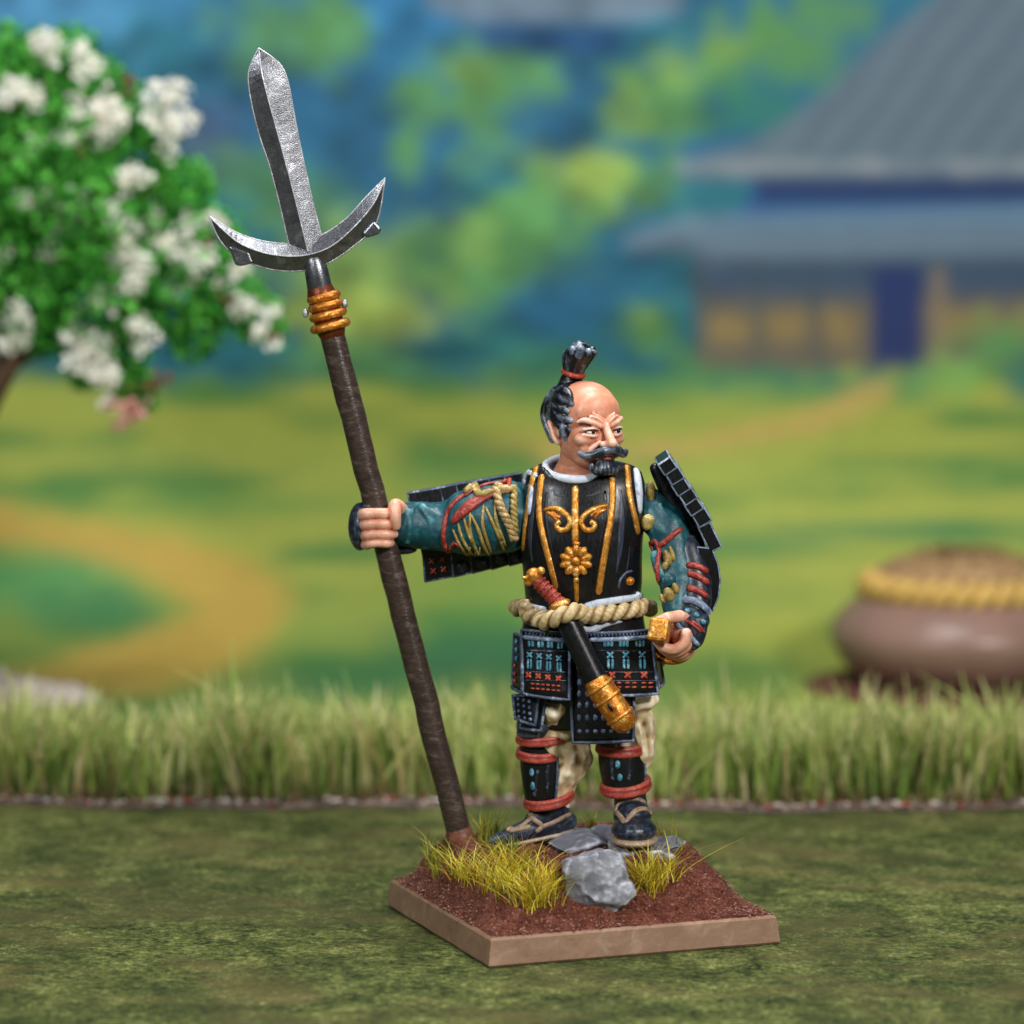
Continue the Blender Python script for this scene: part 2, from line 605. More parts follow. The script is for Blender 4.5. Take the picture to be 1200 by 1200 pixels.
# ------------------------------------------------------------------ the setting: table mat, printed backdrop sheet
def grid_sheet(xs, ys, zf):
    V = [Vector((x, y, zf(x, y))) for y in ys for x in xs]
    w = len(xs)
    F = [(j * w + i, j * w + i + 1, (j + 1) * w + i + 1, (j + 1) * w + i) for j in range(len(ys) - 1) for i in range(w - 1)]
    return V, F

ground = mk('ground', grid_sheet(np.linspace(-40, 40, 9), np.linspace(-50, 12, 7), lambda x, y: 0.0), M['mat'])
tag(ground, 'mottled olive green printed grass mat on the table', 'mat', kind='structure')

# the print: a soft painted valley with trees, fields, a path and a tiled house
PW, PH, PX0, PY0, PS = 400, 330, -200.0, -160.0, 4.0
gx, gy = np.meshgrid(PX0 + PS * np.arange(PW), PY0 + PS * np.arange(PH))

def vnoise(sx, sy, seed):
    r = np.random.default_rng(seed)
    h, w = int(PH * PS / sy) + 3, int(PW * PS / sx) + 3
    g = r.random((h, w))
    u = (gx - PX0) / sx
    v = (gy - PY0) / sy
    iu, iv = u.astype(int), v.astype(int)
    fu, fv = u - iu, v - iv
    fu = fu * fu * (3 - 2 * fu)
    fv = fv * fv * (3 - 2 * fv)
    return (g[iv, iu] * (1 - fu) + g[iv, iu + 1] * fu) * (1 - fv) + (g[iv + 1, iu] * (1 - fu) + g[iv + 1, iu + 1] * fu) * fv

def sst(a, c, x):
    t = np.clip((x - a) / (c - a), 0, 1)
    return t * t * (3 - 2 * t)

def L3(r, g, b_):
    return np.array([lin(r), lin(g), lin(b_)])

img = np.zeros((PH, PW, 3))
t = sst(0, 420, gy)[..., None]
img[:] = L3(46, 98, 136) * (1 - t) + L3(36, 88, 106) * t
n1, n2, n3 = vnoise(60, 46, 1), vnoise(26, 22, 2), vnoise(130, 100, 3)

def over(mask, col):
    global img
    mk_ = np.clip(mask, 0, 1)[..., None]
    img = img * (1 - mk_) + np.asarray(col) * mk_

def blob(x, y, rx, ry, col, a=0.9, soft=0.62, nz=0.38):
    d = np.sqrt(((gx - x) / rx) ** 2 + ((gy - y) / ry) ** 2) + (n2 - 0.5) * nz * 2 + (n1 - 0.5) * nz
    over((1 - sst(1 - soft, 1 + soft * 0.6, d)) * a, col)

def poly(pts, col, a=1.0, soft=6.0, pat=None):
    pts = np.array(pts, float)
    inside = np.zeros(gx.shape, bool)
    dist = np.full(gx.shape, 1e9)
    n_ = len(pts)
    for i in range(n_):
        (x1, y1), (x2, y2) = pts[i], pts[(i + 1) % n_]
        cond = ((y1 > gy) != (y2 > gy))
        xi = (x2 - x1) * (gy - y1) / ((y2 - y1) if y2 != y1 else 1e-9) + x1
        inside ^= cond & (gx < xi)
        l2 = (x2 - x1) ** 2 + (y2 - y1) ** 2
        tt = np.clip(((gx - x1) * (x2 - x1) + (gy - y1) * (y2 - y1)) / l2, 0, 1)
        dist = np.minimum(dist, np.hypot(gx - x1 - tt * (x2 - x1), gy - y1 - tt * (y2 - y1)))
    sd = np.where(inside, -dist, dist)
    over((1 - sst(-soft, soft, sd)) * a * (1 if pat is None else pat), col)

def line(pts, wd, col, a=1.0, soft=10.0):
    dist = np.full(gx.shape, 1e9)
    for i in range(len(pts) - 1):
        (x1, y1, w1), (x2, y2, w2) = [(*p, q) for p, q in zip(pts[i:i + 2], wd[i:i + 2])]
        l2 = (x2 - x1) ** 2 + (y2 - y1) ** 2
        tt = np.clip(((gx - x1) * (x2 - x1) + (gy - y1) * (y2 - y1)) / l2, 0, 1)
        dist = np.minimum(dist, np.hypot(gx - x1 - tt * (x2 - x1), gy - y1 - tt * (y2 - y1)) - (w1 + (w2 - w1) * tt))
    over((1 - sst(-soft, soft, dist + (n2 - 0.5) * 12)) * a, col)

GR, YG, TEAL, DKB = L3(84, 134, 80), L3(122, 154, 80), L3(38, 96, 106), L3(38, 82, 112)
over(sst(0.45, 0.8, n3) * 0.6, L3(46, 112, 120))
blob(70, -10, 150, 70, L3(84, 146, 190), 0.8)
blob(250, 0, 120, 40, L3(58, 122, 164), 0.6)
blob(470, 30, 60, 60, L3(56, 124, 170), 0.8)
blob(240, 160, 80, 46, L3(72, 88, 124), 0.8)
blob(430, 190, 90, 60, DKB, 0.6); blob(700, 90, 80, 70, DKB, 0.8); blob(260, 90, 60, 40, DKB, 0.5)
for x, y, rx, ry, c_, a in [
    (330, 25, 85, 34, GR, .8), (390, 50, 40, 50, GR, .8), (300, 70, 40, 40, GR, .6), (290, 205, 60, 50, GR, .6), (350, 230, 60, 50, GR, .5),
    (560, 100, 75, 55, GR, .95), (500, 130, 45, 45, GR, .9), (480, 185, 28, 30, GR, .8), (630, 90, 35, 40, GR, .8), (560, 180, 40, 35, GR, .5), (548, 85, 34, 22, YG, .55),
    (770, 120, 62, 62, GR, .95), (840, 75, 50, 46, GR, .95), (900, 40, 60, 44, GR, .95), (970, 20, 70, 40, GR, .8), (740, 130, 32, 40, YG, .6), (790, 80, 40, 24, YG, .6), (850, 50, 40, 26, YG, .5), (930, 70, 60, 40, GR, .7), (880, 120, 60, 40, L3(52, 118, 98), .7),
    (690, 220, 75, 40, YG, .95), (620, 245, 75, 40, GR, .95), (580, 290, 60, 46, GR, .95), (650, 285, 70, 46, GR, .8), (560, 335, 60, 40, GR, .9), (540, 280, 40, 40, YG, .5), (760, 215, 50, 40, GR, .7), (700, 205, 40, 22, L3(158, 178, 84), .5),
    (420, 320, 110, 60, YG, .9), (430, 375, 100, 36, L3(150, 168, 82), .85), (410, 420, 90, 30, GR, .8), (500, 300, 40, 40, GR, .7),
    (755, 385, 46, 34, GR, .95), (750, 372, 30, 18, YG, .5), (815, 425, 40, 22, GR, .8), (640, 420, 70, 22, L3(62, 122, 84), .7)]:
    blob(x, y, rx, ry, c_, a)
blob(650, 365, 75, 36, L3(34, 84, 116), .85); blob(720, 320, 80, 40, L3(38, 88, 116), .75); blob(560, 400, 70, 26, L3(44, 104, 100), .6)
blob(520, 225, 30, 24, DKB, .5)
poly([(500, -40), (800, -40), (800, 14), (730, 26), (560, 28), (500, 8)], L3(104, 122, 140), .95, 9)
poly([(540, 30), (740, 30), (720, 62), (570, 62)], L3(36, 70, 116), .8, 10)
# the house
poly([(815, 296), (1420, 296), (1420, 442), (820, 436)], L3(98, 92, 80), 1, 8)
poly([(815, 296), (1420, 290), (1420, 350), (815, 350)], L3(46, 72, 100), .85, 22)
for x in (850, 922, 985, 1120, 1160, 1200):
    blob(x, 382, 26, 24, L3(148, 124, 68), .55)
for x in (815, 890, 955, 1100):
    line([(x, 300), (x, 438)], (3, 3), L3(60, 74, 82), .6, 5)
poly([(1022, 312), (1080, 312), (1082, 430), (1022, 430)], L3(36, 50, 96), .97, 7)
line([(1100, 320), (1100, 430)], (6, 6), L3(132, 114, 92), .7, 6)
poly([(890, 200), (1420, 196), (1420, 262), (860, 264)], L3(44, 84, 132), 1, 8)
poly([(880, 200), (1420, 192), (1420, 236), (890, 236)], L3(38, 56, 96), 1, 8)
poly([(732, 276), (800, 256), (1420, 234), (1420, 296), (900, 302), (734, 292)], L3(94, 114, 132), 1, 9)
poly([(800, 252), (1420, 232), (1420, 262), (860, 266)], L3(92, 124, 152), .6, 10)
poly([(796, 190), (880, 168), (955, 118), (1040, 40), (1085, 4), (1120, -30), (1420, -60), (1420, 204), (805, 208)], L3(96, 113, 126), 1, 9)
strk = np.sin((gx * 1.0 + gy * 0.75 + (n1 - .5) * 14) * 0.125) * 0.5 + 0.5
poly([(830, 186), (890, 166), (960, 118), (1045, 40), (1090, 4), (1125, -30), (1420, -60), (1420, 190)], L3(76, 92, 110), .55, 9, strk)
line([(800, 196), (1420, 196)], (5, 5), L3(150, 156, 158), .6, 8)
# the fields
f = sst(425, 458, gy + (n2 - .5) * 34)
fs = vnoise(150, 26, 5) * 0.55 + vnoise(70, 18, 6) * 0.3 + vnoise(300, 70, 9) * 0.25
fld = L3(82, 124, 64) * (1 - sst(.35, .7, fs))[..., None] + L3(146, 156, 72) * sst(.35, .7, fs)[..., None]
lowl = (sst(640, 800, gy) * sst(900, 500, gx) * 0.55)[..., None]
fld = fld * (1 - lowl) + L3(64, 112, 62) * lowl
over(f, fld)
blob(900, 450, 260, 20, L3(70, 130, 84), .55)
blob(1170, 410, 52, 40, GR, .9); blob(1130, 440, 50, 26, L3(120, 164, 84), .8); blob(1200, 440, 40, 30, L3(46, 104, 96), .8)
for x, y, rx, ry, c_, a in [
    (520, 490, 200, 26, L3(146, 154, 70), .7), (620, 520, 120, 14, L3(176, 150, 78), .5), (900, 560, 220, 24, L3(148, 160, 74), .7), (1050, 620, 190, 13, L3(62, 118, 76), .85),
    (900, 640, 100, 12, L3(70, 122, 78), .6), (930, 690, 130, 46, L3(150, 158, 74), .7), (560, 560, 130, 18, L3(88, 132, 70), .7), (230, 540, 220, 16, L3(140, 152, 74), .6),
    (260, 590, 200, 14, L3(96, 136, 68), .7), (60, 680, 110, 50, L3(82, 142, 86), .9), (110, 715, 80, 30, L3(56, 116, 78), .7), (560, 770, 130, 40, L3(48, 100, 76), .7),
    (420, 800, 110, 26, L3(54, 108, 74), .6), (860, 790, 120, 30, L3(64, 116, 66), .7), (560, 690, 90, 40, L3(96, 134, 64), .6), (960, 600, 200, 14, L3(160, 168, 76), .5)]:
    blob(x, y, rx, ry, c_, a, 0.8, 0.25)
line([(-200, 590), (0, 615), (110, 632), (210, 664), (290, 705), (260, 745), (180, 775), (60, 800), (-60, 815)], (20, 20, 20, 30, 44, 40, 36, 24, 20), L3(182, 150, 74), .85, 18)
line([(250, 660), (340, 700), (330, 720)], (10, 14, 10), L3(176, 150, 72), .5, 16)
line([(1030, 462), (960, 492), (880, 512), (780, 526), (640, 534)], (16, 14, 12, 10, 6), L3(178, 152, 88), .8, 10)
img *= (0.62 + 0.5 * vnoise(34, 26, 22) + 0.26 * vnoise(17, 13, 23)) ** (0.9 * (gy < 440) + 0.35 * (gy >= 440)) if False else 1.0
leafy = (vnoise(40, 30, 22) * .6 + vnoise(20, 16, 23) * .4 - .5) * (gy < 440) * (1 - sst(780, 900, gx) * sst(-400, 60, gy))
img *= (1 + 1.0 * leafy)[..., None]
img *= (0.93 + 0.14 * vnoise(9, 7, 21))[..., None] * 1.02
for _ in range(1):
    for ax in (0, 1):
        img = (np.roll(img, 2, ax) + np.roll(img, 1, ax) * 1.4 + img * 1.6 + np.roll(img, -1, ax) * 1.4 + np.roll(img, -2, ax)) / 6.4

Y_FLAT, RAD, ZTOP = 21.0, 4.0, 15.0
prof = [(y, 0.008) for y in np.linspace(8.4, Y_FLAT, 26)]
prof += [(Y_FLAT + RAD * math.sin(a), 0.008 + RAD * (1 - math.cos(a))) for a in np.linspace(0, math.pi / 2, 60)[1:]]
prof += [(Y_FLAT + RAD, z) for z in np.linspace(RAD, ZTOP, 170)[1:]]
xs = np.linspace(-15, 15, 400)
V, cols = [], []
for y, z in prof:
    rel = np.stack([xs, np.full_like(xs, y - CAM_Y), np.full_like(xs, z - CAM_Z)], 1)
    dz = rel @ np.array(FWD)
    px = 600 + FPX * rel[:, 0] / dz
    py = 600 - FPX * (rel @ np.array(UPV)) / dz
    u = np.clip((px - PX0) / PS, 0, PW - 1.001)
    v = np.clip((py - PY0) / PS, 0, PH - 1.001)
    iu, iv = u.astype(int), v.astype(int)
    fu, fv = (u - iu)[:, None], (v - iv)[:, None]
    cc = (img[iv, iu] * (1 - fu) + img[iv, iu + 1] * fu) * (1 - fv) + (img[iv + 1, iu] * (1 - fu) + img[iv + 1, iu + 1] * fu) * fv
    V += [Vector((x, y, z)) for x in xs]
    cols.append(np.concatenate([cc, np.ones((len(xs), 1))], 1))
w = len(xs)
F = [(j * w + i, j * w + i + 1, (j + 1) * w + i + 1, (j + 1) * w + i) for j in range(len(prof) - 1) for i in range(w - 1)]
bd = mk('backdrop', (V, F), M['print'], colors=np.concatenate(cols))
tag(bd, 'curved printed backdrop sheet of a painted valley with tiled house and trees', 'backdrop', kind='structure')

# ------------------------------------------------------------------ strip of tall static grass
def blades(n, place, hfun, wid, palette, lean, seg=4, jit=0.15, drift=0.0, tip=0.0):
    V, F, Cc = [], [], []
    for i in range(n):
        p = place()
        h = hfun(p)
        a = random.uniform(0, 2 * math.pi)
        ln = max(-1.1, min(1.1, random.gauss(0, lean)))
        d = Vector((math.cos(a), math.sin(a), 0)) * ln
        d += Vector((random.gauss(0, lean * .4), random.gauss(0, lean * .4), 0)) + Vector((noise.noise(p * 1.7), noise.noise(p * 1.7 + Vector((9, 0, 0))), 0)) * lean * drift
        curl = random.uniform(0.3, 1.6)
        side = Vector((math.cos(a + 1.3), math.sin(a + 1.3) * .6, 0)).normalized()
        c = np.array(random.choice(palette)) * (1 + random.uniform(-jit, jit))
        k = len(V)
        wd = wid * random.uniform(.6, 1.3)
        for s in range(seg + 1):
            tt = s / seg
            q = p + Vector((0, 0, h * tt * (1 - 0.12 * curl * tt * abs(ln)))) + d * h * (tt ** (1 + curl))
            ww = wd * (1 - tt) ** .6 * .5 + wd * 0.04
            V += [q - side * ww, q + side * ww]
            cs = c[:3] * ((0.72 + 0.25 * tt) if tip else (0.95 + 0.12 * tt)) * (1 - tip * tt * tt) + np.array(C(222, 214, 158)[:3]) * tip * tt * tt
            Cc += [np.append(np.clip(cs, 0, 1), 1)] * 2
        for s in range(seg):
            F.append((k + 2 * s, k + 2 * s + 1, k + 2 * s + 3, k + 2 * s + 2))
    return V, F, np.array(Cc)

def strip_front(x):
    return 7.45 - 0.03 * x + 0.14 * math.sin(x * 0.8 + 2) + 0.08 * math.sin(x * 2.7 + 1) + 0.05 * noise.noise(Vector((x * 2, 0, 3)))

pal = [C(186, 202, 112), C(160, 188, 88), C(124, 158, 66), C(216, 220, 146), C(228, 220, 164), C(140, 174, 82), C(90, 124, 50), C(204, 184, 130), C(170, 196, 94), C(196, 216, 124)]
def gp():
    x = random.uniform(-11, 11)
    return Vector((x, strip_front(x) + 0.12 + 2.1 * random.random() ** 1.3, 0.05))
def gh(p):
    return (1.10 + 0.34 * noise.noise(Vector((p.x * .9, p.y * .8, 0))) + 0.30 * noise.noise(Vector((p.x * 3.1, p.y * 2.6, 2))) + random.gauss(0, .15)) * (1.25 if random.random() < .05 else 1)
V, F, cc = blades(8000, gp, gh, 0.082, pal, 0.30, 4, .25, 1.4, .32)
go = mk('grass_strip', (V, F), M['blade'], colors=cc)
tag(go, 'strip of tall pale green static grass behind the figure', 'grass', kind='stuff')
# short dry undergrowth and litter at the foot of the strip
pal2 = [C(150, 130, 96), C(120, 96, 66), C(168, 150, 116), C(96, 104, 52)]
V, F, cc = blades(2600, lambda: (lambda x: Vector((x, strip_front(x) + 0.06 + .35 * random.random(), .04)))(random.uniform(-11, 11)), lambda p: random.uniform(.12, .42), .05, pal2, .5)
mk('dry_undergrowth', (V, F), M['blade'], go, colors=cc)
xs = np.linspace(-11.5, 11.5, 260)
V, F = [], []
for x in xs:
    f0 = strip_front(x)
    lift = 0.05 + 0.035 * noise.noise(Vector((x * 1.7, 5, 1)))
    for yy, zz in ((f0, 0.004), (f0 - .02, lift), (f0 + .1, lift + .035), (f0 + 3.2, .06)):
        V.append(Vector((x, yy, zz)))
for i in range(len(xs) - 1):
    for j in range(3):
        F.append((i * 4 + j, (i + 1) * 4 + j, (i + 1) * 4 + j + 1, i * 4 + j + 1))
mk('backing_sheet', (V, F), M['debris'], go)
V, F, cc = [], [], []
lit = [C(190, 170, 160), C(150, 60, 48), C(120, 110, 110), C(196, 190, 184), C(110, 76, 56), C(90, 70, 54)]
for i in range(1500):
    x = random.uniform(-11, 11)
    p = Vector((x, strip_front(x) + random.uniform(-.03, .3), .07 + random.uniform(0, .05)))
    s = random.uniform(.015, .05)
    g = ellipsoid(p, (s * random.uniform(.8, 2), s, s * .7), seg=5, rings=3)
    k = len(V)
    V += g[0]; F += [tuple(a + k for a in q) for q in g[1]]
    cc += [random.choice(lit)] * len(g[0])
mk('grit_litter', (V, F), M['grit'], go, colors=np.array(cc))['kind'] = 'stuff'

# ------------------------------------------------------------------ storage pot behind the grass
PY_ = 19.2
def pot_z(py, y=PY_): return P(1125, py, y).z
pc = P(1125, 815, PY_)
pot = thing('clay_pot', (pc.x, PY_, 0.01), 'squat brown clay jar with straw rope round its neck behind the grass', 'pot')
def lathe(profile, c, seg=48):
    V, F = [], []
    for r, z in profile:
        for j in range(seg):
            a = 2 * math.pi * j / seg
            V.append(Vector((c.x + r * math.cos(a), c.y + r * math.sin(a), z)))
    for i in range(len(profile) - 1):
        for j in range(seg):
            F.append((i * seg + j, i * seg + (j + 1) % seg, (i + 1) * seg + (j + 1) % seg, (i + 1) * seg + j))
    return V, F
pcx = Vector((pc.x, PY_, 0))
pf = smooth_path([Vector((r, z * .8, 0)) for r, z in [(0.02, .02), (1.35, .02), (1.62, .12), (2.05, .55), (2.24, 1.05), (2.18, 1.42), (1.92, 1.78), (1.62, 2.02), (1.5, 2.14), (1.5, 2.3)]], 4)
mk('body', lathe([(q.x, q.y) for q in pf], pcx), M['clay_pot'], pot)
ring = []
for k in range(90):
    a = 2 * math.pi * k / 90
    ring.append(Vector((pcx.x + 1.55 * math.cos(a), pcx.y + 1.55 * math.sin(a), 2.17)))
def twist_rope(path, R, r, turns, strands=2, closed=False, seg=8):
    T, A = frames(path, None, closed)
    G = []
    n_ = len(path)
    for s in range(strands):
        pts = []
        for i in range(n_):
            a = 2 * math.pi * (turns * i / (n_ if closed else n_ - 1) + s / strands)
            pts.append(path[i] + A[i][0] * R * math.cos(a) + A[i][1] * R * math.sin(a))
        G.append(tube(pts, r, seg, closed))
    return join(*G)
big = [Vector((pcx.x + 1.56 * math.cos(2 * math.pi * k / 260), pcx.y + 1.56 * math.sin(2 * math.pi * k / 260), 1.73)) for k in range(260)]
clay('neck_rope', twist_rope(big, .13, .14, 15, 2, True, 10), .035, M['pot_rope'], pot, 2, .4)
lid = lathe([(r, z * .8) for r, z in [(1.52, 2.28), (1.5, 2.42), (1.35, 2.6), (1.05, 2.76), (.6, 2.88), (.02, 2.93)]], pcx)
mk('rim', lathe([(r, z * .8) for r, z in [(1.46, 2.24), (1.6, 2.32), (1.62, 2.42), (1.5, 2.46), (1.42, 2.4)]], pcx), M['bark'], pot)
mk('straw_cover', lid, M['straw'], pot)
V, F, cc = blades(420, lambda: (lambda a, r: Vector((pcx.x + r * math.cos(a), pcx.y + r * math.sin(a), 2.34 - .2 * r * r)))(random.uniform(0, 6.28), 1.35 * math.sqrt(random.random())), lambda p: random.uniform(.06, .18), .06, [C(150, 120, 84), C(120, 96, 70), C(172, 146, 100)], 1.2)
mk('straw_fibre', (V, F), M['blade'], pot, colors=cc)['kind'] = 'stuff'
# low earth bed the pot stands on
eb = mk('earth_patch', lathe([(2.75, .0), (2.6, .05), (2.2, .07), (.02, .08)], Vector((pcx.x, PY_ - .2, .012))), paint('dark_red_earth', C(92, 50, 42), None, None, .9, namp=.4, nscale=3, bumps=.5, bscale=6))
tag(eb, 'dark reddish earth patch under the brown clay jar', 'earth', kind='structure')

# pale rock at the far left
rk, g_ = clay('pale_rock', join(ellipsoid(P(20, 822, 16.5), (1.15, .6, .40)), ellipsoid(P(66, 822, 16.4), (.75, .5, .30)), ellipsoid(P(-25, 818, 16.8), (.8, .6, .5))), .06, M['pale_rock'], None, 4,
              disp=lambda v: .10 * noise.noise(v * 1.6) + .04 * noise.noise(v * 5), origin=(P(30, 815, 16.5).x, 16.5, 0))
tag(rk, 'pale flat rock at the far left behind the grass', 'rock')

# ------------------------------------------------------------------ flowering tree at the left
TY = 14.5
ts = (TY - CAM_Y) / 42.0 / 100.0
def TP(px, py, dy=0.0): return P(px, py, TY + dy)
tb = TP(-75, 700); tb.z = 0.0
tree = thing('flowering_tree', (tb.x, TY, 0), 'model tree with bright green foliage and white blossom at the left', 'tree')
tr = [Vector((tb.x, TY, 0.0)), Vector((tb.x + .05, TY + .05, 1.2)), TP(-60, 600), TP(-30, 500), TP(0, 440), TP(18, 415)]
trunk = mk('trunk', tube(smooth_path(tr, 4), lerps([.42, .36, .3, .26, .22, .18], 4), 12), M['bark'], tree)
for pts, r0 in (([TP(5, 432), TP(50, 408), TP(100, 395, -.2), TP(150, 370, -.3)], .13), ([TP(18, 415), TP(60, 330, .2), TP(110, 240, .1), TP(130, 170)], .15),
                ([TP(18, 415), TP(0, 320, -.3), TP(-20, 220, -.2)], .15), ([TP(100, 395), TP(170, 400, .2), TP(240, 370, .1), TP(290, 380)], .09), ([TP(110, 250), TP(180, 230, -.2), TP(230, 250)], .08),
                ([TP(100, 395), TP(130, 430, -.2), TP(150, 465)], .06)):
    mk('branch', tube(smooth_path(pts, 4), lerps([r0 * (1 - .25 * i) for i in range(len(pts))], 4), 8), M['bark'], trunk)
clumps = []
def cl(px, py, r, dy=0.0): clumps.append((TP(px, py, dy), r * 1.0))
for a in [(40, 110, 1.0, 0), (110, 120, .75, .3), (-20, 150, 1.1, .2), (60, 200, 1.15, -.5), (150, 180, .8, .1), (0, 260, 1.1, -.2), (100, 260, 1.0, -.6), (180, 250, .85, -.1), (215, 220, .5, .2),
          (20, 340, .95, -.3), (110, 340, .95, -.4), (190, 330, .9, -.2), (240, 290, .7, 0), (270, 350, .55, .1), (300, 370, .42, .2), (230, 390, .45, 0), (140, 405, .55, -.2), (150, 450, .42, -.1), (60, 385, .5, -.3),
          (-40, 330, 1.0, .2), (80, 70, .55, .4), (10, 70, .6, .5), (320, 390, .22, .1), (170, 470, .22, 0), (100, 440, .3, 0), (-60, 240, 1.2, .5), (60, 280, 1.0, .8), (160, 290, .8, .8), (30, 160, 1.0, 1.0), (130, 140, .6, .7)]:
    cl(*a)
LG = [C(84, 176, 60), C(66, 156, 52), C(104, 194, 76), C(50, 128, 44), C(118, 204, 88), C(76, 168, 66), C(40, 104, 38)]
def flock(centers, per, size, pal_, thick=.35, squash=1.0):
    V, F, Cc = [], [], []
    for c, r in centers:
        n_ = int(per * r * r)
        for i in range(n_):
            d = Vector((random.gauss(0, 1), random.gauss(0, 1), random.gauss(0, 1))).normalized()
            lump = 1 + .25 * noise.noise((c + d * r) * 3.0) + .12 * noise.noise((c + d * r) * 7.0)
            q = c + d * r * lump * (1 - thick * random.random() ** 1.5)
            u = Vector((random.gauss(0, 1), random.gauss(0, 1), random.gauss(0, 1))).normalized()
            v = u.orthogonal().normalized()
            s = size * random.uniform(.5, 1.3)
            col = np.array(random.choice(pal_)) * random.uniform(.85, 1.15)
            k = len(V)
            V += [q + u * s, q + v * s * .7, q - u * s * .8, q - v * s * .7 + u.cross(v) * s * .5]
            F += [(k, k + 1, k + 2), (k, k + 2, k + 3)]
            Cc += [np.append(np.clip(col[:3], 0, 1), 1)] * 4
    return V, F, np.array(Cc)
V, F, cc = flock(clumps, 1500, .085, LG, .5)
crown = mk('crown', (V, F), M['leaf'], tree, smooth=False, colors=cc)
WH = [C(246, 243, 234), C(252, 251, 247), C(240, 236, 222), C(248, 246, 238)]
PKP = [C(222, 168, 160), C(232, 190, 180), C(206, 150, 140)]
BRN = [C(140, 96, 74), C(120, 80, 60)]
blos = [(20, 110, 14), (55, 62, 18), (100, 68, 16), (30, 118, 16), (112, 130, 20), (130, 155, 22), (185, 125, 20), (190, 150, 22), (155, 210, 16), (30, 230, 14), (55, 238, 20), (80, 248, 16), (95, 226, 12),
        (140, 260, 15), (150, 290, 22), (155, 320, 20), (210, 285, 22), (228, 300, 20), (225, 325, 13), (275, 320, 14), (290, 352, 12), (15, 375, 18), (12, 400, 14), (120, 350, 15), (168, 385, 14), (90, 400, 15), (110, 425, 22), (128, 445, 18), (310, 385, 14), (40, 180, 12), (82, 160, 12), (130, 240, 12), (250, 260, 10), (5, 300, 12), (60, 300, 10), (205, 345, 10), (180, 100, 9)]
def bl(px, py, r, pal_, n_=9):
    c = TP(px, py, -0.95 if px < 200 else -.55)
    subs = [(c + Vector((random.gauss(0, .5), random.gauss(0, .3), random.gauss(0, .5))) * r * ts * 1.3, r * ts * random.uniform(.4, .9)) for _ in range(n_)]
    V, F, cc = flock(subs, 900, .065, pal_, .6)
    mk('blossom', (V, F), M['petal'], tree, smooth=False, colors=cc)
for a in blos:
    bl(*a, WH, 7)
for a in [(140, 484, 16), (165, 480, 12)]:
    bl(*a, PKP, 6)
for a in [(105, 178, 9), (158, 105, 8), (245, 285, 8), (180, 440, 10), (235, 360, 8), (60, 140, 7), (320, 400, 8), (265, 350, 8)]:
    bl(*a, BRN, 4)

# ------------------------------------------------------------------ display base
BC = Vector((0.795, -0.09))
BS, BA = 3.60, math.radians(20.5)
ex, ey = Vector((math.cos(BA), math.sin(BA), 0)), Vector((-math.sin(BA), math.cos(BA), 0))
def BW(u, v, z): return Vector((BC.x, BC.y, 0)) + ex * u + ey * v + Vector((0, 0, z))
def to_uv(p):
    d = Vector((p.x - BC.x, p.y - BC.y, 0))
    return d.dot(ex), d.dot(ey)
base = thing('display_base', (BC.x, BC.y, 0), 'square tan miniature base with red brown earth mound under the warrior', 'base')
hb = BS / 2
def rect(h, z): return [BW(-h, -h, z), BW(h, -h, z), BW(h, h, z), BW(-h, h, z)]
PT = 0.335
lay = [(hb - .02, .004), (hb, .03), (hb - .035, PT - .03), (hb - .06, PT)]
V, F = [], []
def sqring(h, z, n=24):
    out = []
    cs = [(-h, -h), (h, -h), (h, h), (-h, h)]
    for i in range(4):
        (a, b_), (c_, d_) = cs[i], cs[(i + 1) % 4]
        for k in range(n):
            t_ = k / n
            jit = .012 * noise.noise(Vector((i * 9 + t_ * 7, z * 9, 1)))
            out.append(BW(a + (c_ - a) * t_ + jit, b_ + (d_ - b_) * t_ + jit, z))
    return out
nq = 96
for h, z in lay:
    V += sqring(h, z)
for i in range(len(lay) - 1):
    for j in range(nq):
        F.append((i * nq + j, i * nq + (j + 1) % nq, (i + 1) * nq + (j + 1) % nq, (i + 1) * nq + j))
F.append(tuple((len(lay) - 1) * nq + j for j in range(nq)))
mk('plinth', (V, F), M['tan'], base, smooth=False)

def ss1(a, c, x):
    t_ = max(0, min(1, (x - a) / (c - a)))
    return t_ * t_ * (3 - 2 * t_)
def mound(u, v):
    e = hb - .05 - max(abs(u), abs(v))
    # gentle at the front corner, steeper at the back and right
    fr = (hb - .05 + u) * .5 + (hb - .05 + v) * .5
    w_ = 1.15 if v < u * .2 else .75
    eu1, eu2, ev1, ev2 = hb - .06 - u, hb - .06 + u, hb - .06 - v, hb - .06 + v
    f_ = ss1(0, .6, eu1) ** .8 * ss1(0, .55, eu2) ** .7 * ss1(0, .6, ev1) ** .8 * ss1(0, 1.15, ev2) ** .7
    p = Vector((u, v, 0))
    nz = (.11 * noise.noise(p * 2.0) + .055 * noise.noise(p * 5) + .030 * noise.noise(p * 12) + .014 * noise.noise(p * 22)) * ss1(0, .3, e) + .012 * noise.noise(p * 26)
    return PT + .015 + .58 * f_ + nz
G = 230
V, F = [], []
hh = hb - .05
for j in range(G + 1):
    for i in range(G + 1):
        u, v = -hh + 2 * hh * i / G, -hh + 2 * hh * j / G
        ed = min(hh - abs(u), hh - abs(v))
        V.append(BW(u, v, mound(u, v) + (.03 * noise.noise(Vector((u * 3, v * 3, 8))) - .01 if ed < .06 else 0) if ed > 1e-4 else PT - .03))
w = G + 1
F = [(j * w + i, j * w + i + 1, (j + 1) * w + i + 1, (j + 1) * w + i) for j in range(G) for i in range(G)]
mg = (V, F)
mk('earth_mound', mg, M['earth'], base)
mb = bvh_of(mg)
def ground_z(x, y):
    p, n, i, d = mb.ray_cast(Vector((x, y, 5)), Vector((0, 0, -1)))
    return p.z if p else PT
